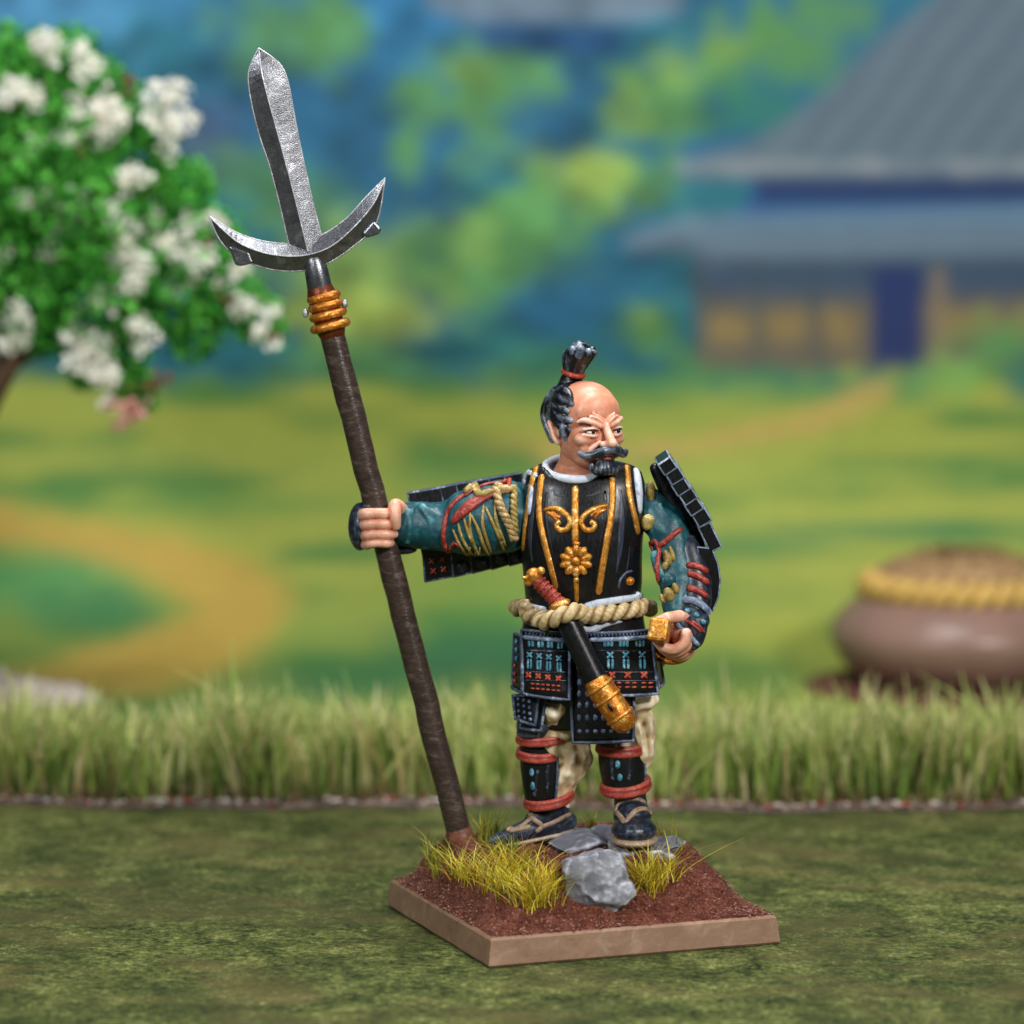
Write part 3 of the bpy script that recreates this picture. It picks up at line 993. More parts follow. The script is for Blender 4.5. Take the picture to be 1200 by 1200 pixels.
V, F, cc = [], [], []
gpal = [C(112, 68, 54), C(136, 90, 74), C(96, 58, 46), C(148, 104, 88), C(122, 76, 62), C(104, 62, 50), C(92, 52, 42)]
for i in range(9000):
    u, v = random.uniform(-hh, hh), random.uniform(-hh, hh)
    if random.random() > .35 + .9 * (noise.noise(Vector((u * 1.5, v * 1.5, 4))) + .3): continue
    s = random.uniform(.008, .022)
    g = ellipsoid(BW(u, v, mound(u, v) + s * .2), (s * random.uniform(.8, 1.5), s, s * random.uniform(.6, 1)), Matrix.Rotation(random.uniform(0, 6), 3, 'Z'), 5, 3)
    k = len(V)
    V += g[0]; F += [tuple(a + k for a in q) for q in g[1]]
    cc += [random.choice(gpal)] * len(g[0])
mk('grit', (V, F), M['grit'], base, smooth=False, colors=np.array(cc))['kind'] = 'stuff'

# stones on the base
def G3(px, py):
    p, n = hit(mb, px, py)
    return p
rc = G3(700, 1052)
ry = rc.y + .25
def hull_rock(c, r, n, seed):
    rr = random.Random(seed)
    bm = bmesh.new()
    for _ in range(n):
        d = Vector((rr.gauss(0, 1), rr.gauss(0, 1), rr.gauss(0, 1))).normalized()
        d = d / max(abs(d.x), abs(d.y), abs(d.z)) ** .6 * rr.uniform(.82, 1.0)
        bm.verts.new(c + Vector((d.x * r[0], d.y * r[1], d.z * r[2])))
    bmesh.ops.convex_hull(bm, input=list(bm.verts))
    bm.verts.index_update()
    used = sorted({v.index for f in bm.faces for v in f.verts})
    mp = {k: i for i, k in enumerate(used)}
    bm.verts.ensure_lookup_table()
    g = ([bm.verts[k].co.copy() for k in used], [tuple(mp[v.index] for v in f.verts) for f in bm.faces])
    bm.free()
    return g
rock, g_ = clay('boulder', join(hull_rock(P(698, 1030, ry - .05), (.43, .36, .40), 46, 12), hull_rock(P(704, 1046, ry - .12), (.42, .34, .26), 30, 9)), .018, M['stone'], None, 5,
                disp=lambda v: .035 * noise.noise(v * 3.5) + .02 * noise.noise(v * 8) + .006 * noise.noise(v * 18) - .07 * max(0, 1 - (v - P(712, 1004, ry - .2)).length / .15), origin=(rc.x, ry, ground_z(rc.x, ry)))
tag(rock, 'rough grey boulder at the front of the earth base', 'rock')
sp = G3(690, 986)
s1, g1 = clay('flat_stone', join(hull_rock(P(682, 987, .02), (.44, .40, .13), 40, 21), hull_rock(P(712, 980, .2), (.28, .36, .12), 26, 22)), .018, M['slatestone'], None, 4,
                disp=lambda v: .05 * noise.noise(v * 2.6) + .02 * noise.noise(v * 8), origin=(sp.x, sp.y, ground_z(sp.x, sp.y)))
tag(s1, 'smooth grey flat stone between the feet, behind the boulder', 'rock')
s2, g2 = clay('flat_stone', join(hull_rock(P(750, 997, -.25), (.46, .46, .14), 40, 31), hull_rock(P(781, 992, -.1), (.26, .40, .15), 30, 33)), .018, M['slatestone'], None, 4,
                disp=lambda v: .05 * noise.noise(v * 2.2 + Vector((3, 1, 0))) + .02 * noise.noise(v * 8), origin=(P(755, 996).x, -.25, ground_z(P(755, 996).x, -.25)))
tag(s2, 'grey slab of stone under the forward foot', 'rock')

# grass tufts glued to the base
YP = [C(224, 206, 40), C(200, 186, 40), C(236, 222, 76), C(176, 170, 40), C(140, 146, 40), C(206, 160, 44), C(160, 112, 36), C(240, 226, 110)]
GP_ = [C(120, 132, 44), C(96, 116, 40), C(160, 160, 60), C(180, 172, 70), C(140, 120, 50)]
def tuft(spots, n, h, label, pal_, lean=.5, wid=.017):
    c0 = G3(*spots[0][:2])
    def place():
        a, b_, ra, rb = random.choice(spots)
        q = G3(a + random.gauss(0, ra * .5), b_ + random.gauss(0, rb * .5))
        return q - Vector((0, 0, .015))
    V, F, cc = blades(n, place, lambda p: h * random.uniform(.55, 1.25), wid, pal_, lean, 5, .2)
    o = mk('grass_tuft', (V, F), M['tuft'], None, colors=cc, origin=c0)
    tag(o, label, 'grass tuft', 'grass tufts on the earth base')
tuft([(545, 1028, 26, 10), (585, 1040, 26, 13), (620, 1054, 24, 12), (640, 1046, 16, 18), (600, 1022, 30, 10), (628, 1062, 18, 8)], 820, .36, 'large yellow grass tuft at the left of the boulder', YP, 1.35, .0125)
tuft([(752, 1034, 12, 10), (775, 1030, 18, 8), (765, 1044, 14, 6)], 190, .40, 'small yellow green grass tuft at the right of the boulder', YP, 1.35, .0125)
tuft([(566, 985, 8, 4), (580, 982, 10, 3)], 60, .36, 'sparse grass tuft behind the pointed dark shoe', GP_, .5)
tuft([(692, 972, 4, 0.4)], 30, .22, 'thin grass wisps behind the stones between the feet', GP_, .6)
tuft([(775, 985, 8, 4), (790, 984, 6, 4)], 16, .34, 'few curling grass wisps at the right behind the forward shoe', GP_, 1.0)
tuft([(505, 1012, 8, 6), (520, 1004, 8, 6), (510, 1024, 8, 6)], 50, .34, 'sparse grass wisps beside the foot of the spear', GP_, .5)
tuft([(588, 998, 26, 4)], 60, .20, 'short grass wisps in front of the pointed dark shoe', GP_, 1.0)

# ------------------------------------------------------------------ spear
SY = 0.2
def sx(py): return 394.6 + .2547 * (py - 413)
spear = thing('spear', P(sx(990), 990, SY), 'three pronged steel spear on a dark wooden shaft held upright', 'spear')
sp_pts = [P(sx(q), q, SY) for q in np.linspace(992, 384, 30)]
sp_pts = [p + Vector((random.gauss(0, .004), random.gauss(0, .004), 0)) for p in sp_pts]
mk('shaft', tube(sp_pts, [.148 + random.gauss(0, .0025) for _ in sp_pts], 20), M['wood'], spear)
mk('shaft_foot', tube([P(sx(990), 990, SY), P(sx(972), 972, SY)], [.19, .152], 14), paint('rusty_wood_paint', C(110, 66, 48), None, None, .5, namp=.4, nscale=12, bumps=.5, bscale=16), spear)
axis = (P(sx(400), 400, SY) - P(sx(700), 700, SY)).normalized()
fer = [P(368, 306, SY), P(371, 318, SY), P(376, 345, SY)]
mk('ferrule', tube(fer, [.125, .14, .15], 18), M['steel'], spear)
for py, px, r in ((348, 379.5, .205), (358, 382, .215), (369, 384.5, .228), (382, 387, .245)):
    c = P(px, py, SY)
    s = axis.orthogonal().normalized(); q = axis.cross(s)
    ringp = [c + s * (r - .05) * math.cos(a) + q * (r - .05) * math.sin(a) for a in np.linspace(0, 2 * math.pi, 33)[:-1]]
    mk('binding_ring', join(tube(ringp, .052, 12, True)), M['bronze'], spear)
for px, py in ((358, 367), (404, 356)):
    mk('rivet', ellipsoid(P(px, py, SY - .02), (.04, .05, .055)), M['steeledge'], spear)
mk('binding_core', tube([P(376.5, 344, SY), P(388, 387, SY)], .172, 16), paint('red_brown_binding_paint', C(104, 50, 24), None, None, .4, metal=.4, namp=.3), spear)

def bladed(name, top, bot, ridge, thick, rimr):
    """two-bevel blade: outline edges top/bot share count with the raised ridge line"""
    n_ = len(ridge)
    a = [P(x, y, SY) for x, y in top]
    c = [P(x, y, SY) for x, y in bot]
    f_ = [P(x, y, SY - thick * k) for (x, y), k in ridge]
    bk = [P(x, y, SY + thick * k) for (x, y), k in ridge]
    a, c, f_, bk = [smooth_path(q, 4) for q in (a, c, f_, bk)]
    n_ = len(a)
    e = Vector((0, .022, 0))
    rows = [f_, [p - e for p in a], [p + e for p in a], bk, [p + e for p in c], [p - e for p in c]]
    V = [p for r_ in rows for p in r_]
    F = []
    for r_ in range(6):
        r2 = (r_ + 1) % 6
        for i in range(n_ - 1):
            F.append((r_ * n_ + i, r_ * n_ + i + 1, r2 * n_ + i + 1, r2 * n_ + i))
    F.append(tuple(r_ * n_ for r_ in range(6)))
    F.append(tuple(r_ * n_ + n_ - 1 for r_ in range(5, -1, -1)))
    o = mk(name, (V, F), M['steel'], spear, smooth=False)
    bm = bmesh.new(); bm.from_mesh(o.data); bmesh.ops.recalc_face_normals(bm, faces=bm.faces); bm.to_mesh(o.data); bm.free()
    mk('edge_line', tube([p - e * .7 for p in a], rimr, 6), M['steeledge'], o)
    mk('edge_line', tube([p - e * .7 for p in c], rimr, 6), M['steeledge'], o)
    mk('ridge_line', tube([p for p in f_], rimr * .8, 6), M['steeledge'], o)
    return o
bladed('blade', [(303, 57), (291.5, 84), (294, 116), (304, 158), (316, 194), (328, 240), (340, 292)],
       [(303.8, 57), (327, 74), (337, 94), (346, 141), (356, 190), (366, 234), (378, 282)],
       [((303.4, 57), .1), ((306, 80), .7), ((311, 104), 1), ((323, 148), 1), ((335, 192), 1), ((347, 238), 1), ((361, 296), 1)], .105, .011)
bladed('crescent_guard', [(246, 254), (262, 264), (285, 276), (315, 284), (345, 285), (376, 276), (405, 257), (430, 230), (451, 209)],
       [(246, 255), (259, 283), (282, 303), (318, 315.5), (354, 317), (385, 308), (416, 287), (441, 262), (451, 210)],
       [((246, 254), .1), ((262, 270), .7), ((284, 287), .9), ((316, 298), 1), ((352, 300), 1.1), ((384, 291), 1), ((411, 270), .9), ((437, 240), .7), ((451, 209.5), .1)], .13, .011)
for pts in ([(268, 288), (276, 311), (283, 312), (297, 308), (292, 295)], [(424, 274), (430, 279), (445, 274), (447, 268), (438, 258)]):
    bevel_block('barb', prism([P(x, y, SY - .09) for x, y in pts], [P(x, y, SY + .09) for x, y in pts]), .025, [M['steel'], M['steel']], spear)

# ------------------------------------------------------------------ the warrior figurine
fig = thing('warrior_figurine', (P(683, 980).x, 0.05, .9), 'painted warrior figurine in black and gold armour with topknot and moustache', 'figurine')

# head frame
HC = P(689, 497, -.05)
HR = Matrix.Rotation(math.radians(30), 3, 'Z')
def H(x, y, z): return HC + HR @ Vector((x, y, z))
def he(x, y, z, r, rot=None): return ellipsoid(H(x, y, z), r, HR if rot is None else HR @ rot, 40, 26)
def ht(pts, r, seg=12, flat=1.0):
    q = smooth_path([H(*p) for p in pts], 4) if len(pts) > 2 else [H(*p) for p in pts]
    rr = r if isinstance(r, (int, float)) else (lerps(list(r), 4) if len(pts) > 2 else r)
    return tube(q, rr, max(seg, 12), flat=flat)

G_ = [he(0, .06, .11, (.385, .44, .395)), he(0, -.10, -.16, (.335, .30, .36)), he(0, -.02, -.2, (.36, .31, .28)), he(0, -.25, -.43, (.15, .12, .1)), he(0, -.14, -.36, (.27, .22, .15)), he(0, -.2, .16, (.3, .17, .24))]
for s in (-1, 1):
    G_ += [he(s * .20, -.255, -.15, (.135, .11, .09)), he(s * .19, -.25, -.26, (.09, .1, .12)),
           ht([(s * .055, -.395, .005), (s * .15, -.385, .045), (s * .25, -.325, .075), (s * .30, -.26, .05)], [.034, .036, .034, .02]),
           ht([(s * .04, -.40, .045), (s * .11, -.39, .10), (s * .19, -.36, .12)], [.02, .022, .012]),
           ht([(s * .09, -.375, -.045), (s * .17, -.392, -.022), (s * .26, -.325, -.03)], .022, 8),
           ht([(s * .1, -.37, -.098), (s * .17, -.384, -.106), (s * .26, -.32, -.092)], .022, 8),
           he(s * .065, -.47, -.205, (.05, .055, .042)),
           ht([(s * .09, -.42, -.18), (s * .18, -.36, -.26), (s * .21, -.31, -.36)], [.025, .035, .03], 8),
           ht([(s * .385, .04, -.2), (s * .42, .07, -.14), (s * .43, .13, .0), (s * .42, .16, .03), (s * .41, .10, .05), (s * .39, .03, .0)], [.04, .035, .04, .035, .03, .02], 8),
           he(s * .385, .07, -.08, (.035, .06, .1))]
G_ += [ht([(0, -.40, .015), (0, -.44, -.06), (0, -.51, -.15), (0, -.545, -.185)], [.046, .048, .058, .06]), he(0, -.515, -.195, (.075, .06, .05)),
       ht([(-.17, -.372, .17), (-.07, -.388, .12), (0, -.395, .075), (.07, -.388, .12), (.17, -.372, .17)], .008, 8),
       ht([(-.09, -.375, -.37), (0, -.41, -.375), (.09, -.375, -.37)], .032, 8)]
# neck, trunk and limbs: one continuous body inside the armour
G_ += [tube([H(0, .06, -.2), H(-.02, .12, -.5), P(676, 556, .04), P(680, 600, .05)], [.27, .27, .31, .36], 32)]
G_ += [limb([(683, 590, .05, .40), (683, 650, .05, .42), (683, 720, .05, .42), (683, 780, .05, .40)])]
G_ += [limb([(640, 600, .25, .16), (585, 608, .22, .2), (530, 615, .15, .20), (475, 614, .28, .16), (458, 614, .34, .16)])]
G_ += [limb([(735, 600, .15, .12), (772, 618, .05, .15), (796, 660, -.1, .16), (806, 700, -.34, .13), (802, 738, -.5, .14)])]
G_ += [limb([(660, 780, .05, .26), (648, 860, .0, .15), (650, 910, .05, .12), (648, 945, .1, .13), (650, 962, .1, .10)])]
G_ += [limb([(712, 780, .05, .26), (736, 860, .0, .14), (734, 910, -.03, .12), (738, 945, -.1, .13), (740, 965, -.15, .10)])]
# right hand of the warrior round the shaft
G_ += [ellipsoid(P(447, 616, .40), (.22, .13, .27)), ellipsoid(P(430, 617, .28), (.1, .17, .26))]
for py, x1, r in ((602.5, 460, .066), (614.5, 463, .068), (626.5, 461, .064), (637, 457, .056)):
    dx = (py - 614) * .25
    G_ += [tube(smooth_path([P(428 + dx * .4, py + 2, .3), P(426 + dx * .4, py + 1, .1), P(431 + dx * .4, py, -.02), P(441 + dx * .4, py - .8, -.06), P(451 + dx * .4, py - .3, -.045), P(x1 + dx * .2, py - .6, .03)], 5), lerps([r * 1.05, r * 1.1, r * 1.12, r * .98, r * 1.08, r * .85], 5), 16)]
G_ += [tube(smooth_path([P(476, 610, .3), P(470, 598, .12), P(463, 592, .02), P(463, 604, -.05), P(464, 616, -.02)], 5), lerps([.11, .09, .08, .074, .06], 5), 16)]
# left hand of the warrior round the sword grip
G_ += [ellipsoid(P(800, 744, -.52), (.15, .26, .17)), tube([P(806, 728, -.55), P(796, 722, -.72), P(781, 724, -.82), P(770, 728, -.84)], [.09, .075, .066, .055], 12)]
for k, yy in enumerate((-.78, -.665, -.55, -.44)):
    r = (.058, .062, .06, .052)[k]
    G_ += [tube(smooth_path([P(804 + k * 3, 742 + k * 3, yy), P(801 + k * 3, 754 + k * 2.6, yy - .01), P(789 + k * 3, 761 + k * 3, yy - .02), P(775 + k * 3, 757 + k * 3, yy - .02), P(768 + k * 3, 749 + k * 3, yy)], 5), lerps([r * 1.15, r * 1.15, r * 1.1, r * 1.05, r * .85], 5), 16)]
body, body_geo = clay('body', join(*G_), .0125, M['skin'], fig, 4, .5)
bb = bvh_of(body_geo)
# eyes
for s in (-1, 1):
    o = mk('eye', he(s * .172, -.362, -.064, (.060, .040, .030)), M['eyewhite'], fig)
    mk('pupil', he(s * .172 + .004, -.392, -.060, (.026, .024, .026)), M['pupil'], o)
M['lash'] = paint('dark_brown_lash_paint', C(64, 26, 22), rough=.4, namp=.1, bumps=0)
for s in (-1, 1):
    mk('lash_line', ht([(s * .105, -.400, -.048), (s * .17, -.416, -.034), (s * .235, -.372, -.042)], [.008, .013, .008], 8), M['lash'], fig)
mk('mouth', ht([(-.085, -.405, -.365), (0, -.445, -.372), (.085, -.405, -.365)], [.014, .026, .014], 8), M['lip'], fig)
# hair with swept locks, topknot and tie
G_ = [he(0, .135, .10, (.400, .40, .40))]
for k in range(7):
    s = -1
    z0 = .43 - .082 * k
    fx = (-.12, -.16, -.13, -.17, -.12, -.13, -.03)[k]
    pts = []
    for tt in np.linspace(0, 1, 9):
        yy = fx + (.47 - fx) * tt
        zz = z0 - .12 * (1 - tt) ** 2 + .22 * tt * (k / 6.0) + .03 * math.sin(tt * 8 + k)
        q = (yy - .06) / .44
        zq = (zz - .11) / .395
        rr = max(.02, 1 - q * q - zq * zq)
        pts.append((s * .40 * math.sqrt(rr) - s * .004, yy, zz))
    G_.append(ht(pts, [.035, .052, .058, .062, .06, .06, .055, .05, .03], 12))
for s in (-1,):
    G_.append(ht([(s * .36, -.06, .06), (s * .38, -.07, -.02), (s * .375, -.09, -.12), (s * .36, -.12, -.2)], [.04, .045, .035, .014], 8))
for k in range(5):
    a = -1.0 + .5 * k
    G_.append(ht([(.3 * math.sin(a), .38, -.2), (.33 * math.sin(a), .53, .1), (.22 * math.sin(a), .46, .36), (0, .3, .5)], [.05, .06, .06, .05], 8))
G_ += [ht([(-.03, .36, .36), (-.03, .33, .5), (-.03, .30, .58)], [.17, .14, .105], 14)]
hair, _ = clay('hair', join(*G_), .0125, M['hair'], fig, 6, .5)
G_ = []
for k in range(9):
    a = 2 * math.pi * k / 9
    cx, cy = math.cos(a), math.sin(a)
    G_.append(ht([(-.03 + .05 * cx, .29 + .05 * cy, .56), (-.02 + .10 * cx, .25 + .09 * cy, .70), (.0 + .14 * cx, .20 + .12 * cy, .81), (.01 + .15 * cx, .17 + .13 * cy, .855 + .03 * math.sin(a * 2))], [.055, .066, .068, .05], 8))
G_.append(ht([(-.03, .29, .56), (0, .19, .86)], [.08, .12], 10))
tk, _ = clay('topknot', join(*G_), .0125, M['hair'], fig, 1, .4)
c_, ax_ = H(-.03, .285, .585), (H(0, .2, .85) - H(-.03, .29, .56)).normalized()
s_ = ax_.orthogonal().normalized(); q_ = ax_.cross(s_)
mk('hair_tie', tube([c_ + s_ * .118 * math.cos(a) + q_ * .118 * math.sin(a) for a in np.linspace(0, 2 * math.pi, 25)[:-1]], .034, 8, True), M['orange'], tk)
# moustache and beard
G_ = []
for s in (-1, 1):
    G_ += [ht([(0, -.525, -.27), (s * .09, -.515, -.275), (s * .18, -.455, -.315), (s * .26, -.385, -.335), (s * .32, -.335, -.305)], [.045, .056, .05, .045, .032], 10),
           ht([(s * .02, -.52, -.285), (s * .12, -.49, -.315), (s * .22, -.41, -.345)], [.03, .035, .02], 8)]
clay('moustache', join(*G_), .011, M['beard'], fig, 1, .4)
G_ = [he(0, -.34, -.475, (.15, .11, .085)), he(0, -.40, -.46, (.11, .07, .07))]
for k in range(7):
    a = -1.2 + .4 * k
    G_.append(ht([(.09 * math.sin(a), -.37 - .06 * math.cos(a), -.42), (.13 * math.sin(a), -.39 - .06 * math.cos(a), -.50), (.13 * math.sin(a) + .02, -.37 - .05 * math.cos(a), -.55)], [.036, .046, .026], 8))
for s in (-1, 1):
    G_.append(ht([(s * .15, -.33, -.43), (s * .15, -.33, -.49), (s * .10, -.34, -.55)], [.025, .038, .025], 8))
clay('beard', join(*G_), .011, M['beard'], fig, 1, .4)

# cuirass
def loft(secs, seg=72, pw=2.4, k=6, yc=.05, neck=False):
    ctr = smooth_path([P(cx, py, yc) for py, cx, hw, hd in secs], k)
    hw_, hd_ = lerps([s[2] / 100 for s in secs], k), lerps([s[3] for s in secs], k)
    V, F = [], []
    for c, a, b_ in zip(ctr, hw_, hd_):
        for j in range(seg):
            t_ = 2 * math.pi * j / seg
            cx, sy = math.cos(t_), math.sin(t_)
            V.append(c + Vector((math.copysign(abs(cx) ** (2 / pw), cx) * a, math.copysign(abs(sy) ** (2 / pw), sy) * b_, 0)))
    n_ = len(ctr)
    if neck:
        for p in V:
            q = (p - P(676, 548, .05))
            d_ = math.hypot(q.x / .42, q.y / .42)
            lim = P(676, 548, .05).z + (.22 * q.y if q.y < 0 else .05)
            if d_ < 1 and p.z > lim:
                p.z = lim - .02
    for i in range(n_ - 1):
        for j in range(seg):
            F.append((i * seg + j, i * seg + (j + 1) % seg, (i + 1) * seg + (j + 1) % seg, (i + 1) * seg + j))
    F.append(tuple(range(seg))); F.append(tuple((n_ - 1) * seg + j for j in range(seg))[::-1])
    return V, F
tg = loft([(716, 683, 67, .50), (700, 683, 68, .52), (680, 683, 70, .55), (655, 682, 71, .58), (630, 682, 72, .58), (605, 684, 73, .55), (585, 685, 72, .49), (566, 685, 71, .42), (553, 685, 67, .34), (546, 685, 58, .29), (541, 684, 42, .24), (540, 684, 10, .06)], neck=True)
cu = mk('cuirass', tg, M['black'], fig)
tbv = bvh_of(tg)
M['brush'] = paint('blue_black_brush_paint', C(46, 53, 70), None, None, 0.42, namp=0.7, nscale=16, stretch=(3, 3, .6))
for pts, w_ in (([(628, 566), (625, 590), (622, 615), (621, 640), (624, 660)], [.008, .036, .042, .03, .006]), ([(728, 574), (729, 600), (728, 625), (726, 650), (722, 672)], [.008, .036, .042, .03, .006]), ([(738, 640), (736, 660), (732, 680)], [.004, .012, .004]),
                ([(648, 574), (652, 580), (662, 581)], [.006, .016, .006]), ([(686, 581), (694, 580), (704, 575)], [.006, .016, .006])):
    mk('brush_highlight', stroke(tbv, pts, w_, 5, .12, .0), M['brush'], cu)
# breast ridges where the plates meet
for pts in ([(641, 575), (640, 610), (648, 655), (657, 700)], [(709, 575), (709, 610), (700, 655), (694, 705)]):
    mk('plate_seam', stroke(tbv, pts, .02, 5, .5), M['black'], cu)
for pts, r in (([(635, 556), (632, 580), (632, 605), (637, 632), (645, 662), (652, 690)], .042), ([(717, 558), (718, 580), (716, 605), (711, 635), (706, 665), (701, 697)], .042),
               ([(629, 546), (624, 562), (619, 590), (615, 620), (613, 645)], .042), ([(735, 545), (736, 562), (739, 585), (744, 606), (748, 626)], .042)):
    mk('gold_trim', stroke(tbv, pts, r, 5, .55), M['gold'], cu)
mk('gold_trim', stroke(tbv, [(674, 569), (674, 590), (674, 612), (674, 637)], .045, 4, .6), M['gold'], cu)
mk('gold_trim', stroke(tbv, [(675, 676), (675.5, 690), (676, 706)], [.036, .03, .024], 4, .6), M['gold'], cu)
for pts in ([(637, 598), (646, 596), (656, 598), (664, 604), (668, 612), (664, 620), (656, 621), (652, 615), (657, 611)], [(713, 592), (703, 594), (694, 598), (685, 604), (681, 612), (685, 620), (693, 621), (697, 615), (691, 611)]):
    mk('gold_scroll', stroke(tbv, pts, [.02, .034, .042, .036, .034, .036, .036, .034, .038], 5, .9), M['gold'], cu)
for pts in ([(640, 600), (648, 604), (653, 611)], [(711, 597), (702, 600), (697, 608)], [(646, 598), (652, 605), (657, 606)], [(705, 595), (698, 600), (692, 605)]):
    mk('gold_scroll', stroke(tbv, pts, [.02, .032, .014], 4, .9), M['bronze'], cu)
em = mk('flower_emblem', bead(tbv, 675, 657, .17, .17, .025, 0, 0, 20), M['bronze'], cu)
for k in range(10):
    a = 2 * math.pi * (k + .5) / 10
    mk('petal', bead(tbv, 675 + 12.6 * math.cos(a), 657 - 12.6 * math.sin(a), .075, .047, .042, a, .02), M['gold'], em)
mk('flower_centre', bead(tbv, 675, 657, .05, .05, .05, 0, .035), M['gold'], em)
mk('gold_trim', stroke(tbv, [(675, 634), (675, 640)], .05, 3, .8), M['bronze'], cu)
mk('rivet', bead(tbv, 738, 681, .062, .055, .05), M['bronze'], cu)
mk('rivet_guard', stroke(tbv, [(725, 690), (727, 680), (733, 672), (741, 669)], .016, 4, .8), M['edgedim'], cu)
for pts, w_ in (([(621, 549), (616, 560), (612, 580), (611, 602)], .036), ([(745, 549), (747, 560), (749, 580), (750, 602)], [.035, .055, .055, .03])):
    mk('white_lining', stroke(tbv, pts, w_, 4, .7), M['white'], cu)
# collar
cc0 = P(675, 547, .03)
cg = [cc0 + Vector((.365 * math.sin(a), -.37 * math.cos(a) + .02, -.10 * math.cos(a) - .02)) for a in np.linspace(0, 2 * math.pi, 49)[:-1]]
clay('collar', tube(cg, .055, 12, True, 1.0), .014, M['white'], fig, 1)

# waist: white sash edges and twisted rope belt
def hip_ring(pts, y=0.05):
    return pts
mk('sash', stroke(tbv, [(684, 711), (700, 707), (722, 703), (742, 700), (755, 697)], [.04, .05, .045, .042, .03], 4, .7, .02), M['white'], fig)
mk('sash', stroke(tbv, [(616, 707), (626, 711), (640, 714)], .03, 4, .7), M['white'], fig)
hipg = loft([(850, 683, 62, .42), (815, 684, 72, .48), (780, 685, 75, .50), (750, 685, 74, .52), (735, 684, 73, .53), (718, 684, 70, .52), (700, 683, 66, .48)])
hbv = bvh_of(hipg)
mk('lower_sash', stroke(tbv if False else hbv, [(612, 726), (624, 731), (640, 734)], .03, 4, .7), M['white'], fig)
mk('lower_sash', stroke(hbv, [(680, 735), (688, 738), (697, 737), (706, 733), (718, 730), (730, 728)], [.03, .045, .05, .035, .025, .012], 4, .8), M['white'], fig)
bp = []
for px, py in ((606, 711), (611, 717), (622, 721), (634, 724), (648, 724), (662, 721), (676, 722), (690, 722), (706, 720), (722, 718), (740, 715), (756, 711), (765, 706)):
    p, n = hit(hbv, px, py, .05)
    bp.append(p)
c0 = P(684, 716, .05)
back = [c0 + Vector((.8 * math.cos(a), .6 * math.sin(a), .02)) for a in np.linspace(.15, math.pi - .15, 12)]
bp2 = smooth_path(bp + back, 8, True)
clay('rope_belt', twist_rope(bp2, .046, .062, 17, 2, True, 14), .0125, M['rope'], fig, 2, .4)
kn = [P(633, 729, -.66), P(641, 728, -.78), P(652, 724, -.88), P(664, 719, -.92), P(675, 716, -.84), P(680, 718, -.7)]
clay('belt_knot', twist_rope(smooth_path(kn, 12), .045, .062, 2.2, 2, False, 14), .0125, M['rope'], fig, 2, .4)

# armoured skirt
HY = -.5
def skirt(name, corners, y, bulge, rim_r, label=None, tilt=0.0, mat='black', rim='edgedim', thick=.07):
    bl_, br_, tr_, tl_ = corners
    g, rimp = panel_geo(P(*bl_, y[0]), P(*br_, y[1]), P(*tr_, y[2]), P(*tl_, y[3]), bulge, thick)
    o = mk(name, g, M[mat], fig)
    if label: o['label'] = label
    if rim_r:
        mk('rim', tube(rimp, rim_r, 8, True), M[rim], o)
    return o, bvh_of(g)
# hips core under the plates
mk('skirt_lining', hipg, M['black'], fig)
ctrp, cb = skirt('skirt_panel', [(671, 870), (742, 868), (744, 770), (668, 775)], (-.56, -.56, -.50, -.50), .06, .02, 'long dark blue centre skirt panel', mat='black')
for j, py in enumerate((800, 813, 826, 841, 857)):
    for i in range(7):
        px = 679 + 9.4 * i
        if 690 < px + 0 and py < 830 and px > 684 + (py - 780) * .3: continue
        mk('lacing', bead(cb, px, py, .030, .044 if py < 850 else .028, .024), M['slate'], ctrp)
lp, lb = skirt('skirt_panel', [(613, 813), (667, 820), (668, 742), (611, 738)], (-.58, -.66, -.58, -.50), .07, .02, 'left front skirt panel with blue and red lacing')
rp, rb = skirt('skirt_panel', [(691, 814), (771, 813), (763, 738), (688, 742)], (-.66, -.50, -.50, -.60), .10, .02, 'right front skirt panel with blue and red lacing')
sp_, sb = skirt('skirt_panel', [(600, 806), (612, 812), (611, 745), (603, 742)], (-.15, -.5, -.45, -.15), .02, .02, 'narrow side skirt panel')
sr_, srb = skirt('skirt_panel', [(772, 806), (778, 800), (768, 742), (763, 745)], (-.4, .0, .0, -.4), .02, .02, 'narrow side skirt panel')
thp, thb = skirt('thigh_guard', [(604, 842), (627, 850), (632, 812), (601, 815)], (-.25, -.5, -.45, -.2), .04, .02, 'small quilted thigh guard', mat='black')
for j in range(4):
    for i in range(3):
        mk('stud', bead(thb, 607 + 6.5 * i + j * .4, 819 + 7 * j + i * 1.5, .024, .022, .016), M['slate'], thp)
thp2, _ = skirt('thigh_guard', [(609, 853), (634, 856), (640, 815), (622, 812)], (-.3, -.44, -.40, -.3), .05, .02, 'under layer of the thigh guard')
for p_, b_, xs_ in ((lp, lb, (614, 667)), (rp, rb, (690, 762))):
    x0, x1 = xs_
    n_ = int((x1 - x0) / 4.2)
    up = bvh_of(hipg)
    for i in range(n_):
        px = x0 + 3 + (x1 - x0 - 6) * i / (n_ - 1)
        mk('lame_rib', stroke(b_, [(px, 741), (px, 746)], .013, 3, 1.2, .01, 6), M['edgedim'], p_)
    mk('top_bar', stroke(b_, [(x0 - 1, 746.5 if x0 < 650 else 750), ((x0 + x1) / 2, 749), (x1 + 1, 751 if x0 < 650 else 746)], .028, 5, .9, .012), M['edge'], p_)
for p_, b_, (x0, x1) in ((lp, lb, (615, 666)), (rp, rb, (692, 768))):
    for py in (762, 787, 797):
        mk('lame_edge', stroke(b_, [(x0, py), ((x0 + x1) / 2, py + 1), (x1, py + .5)], .012, 5, .8, .0, 6), M['navy'], p_)
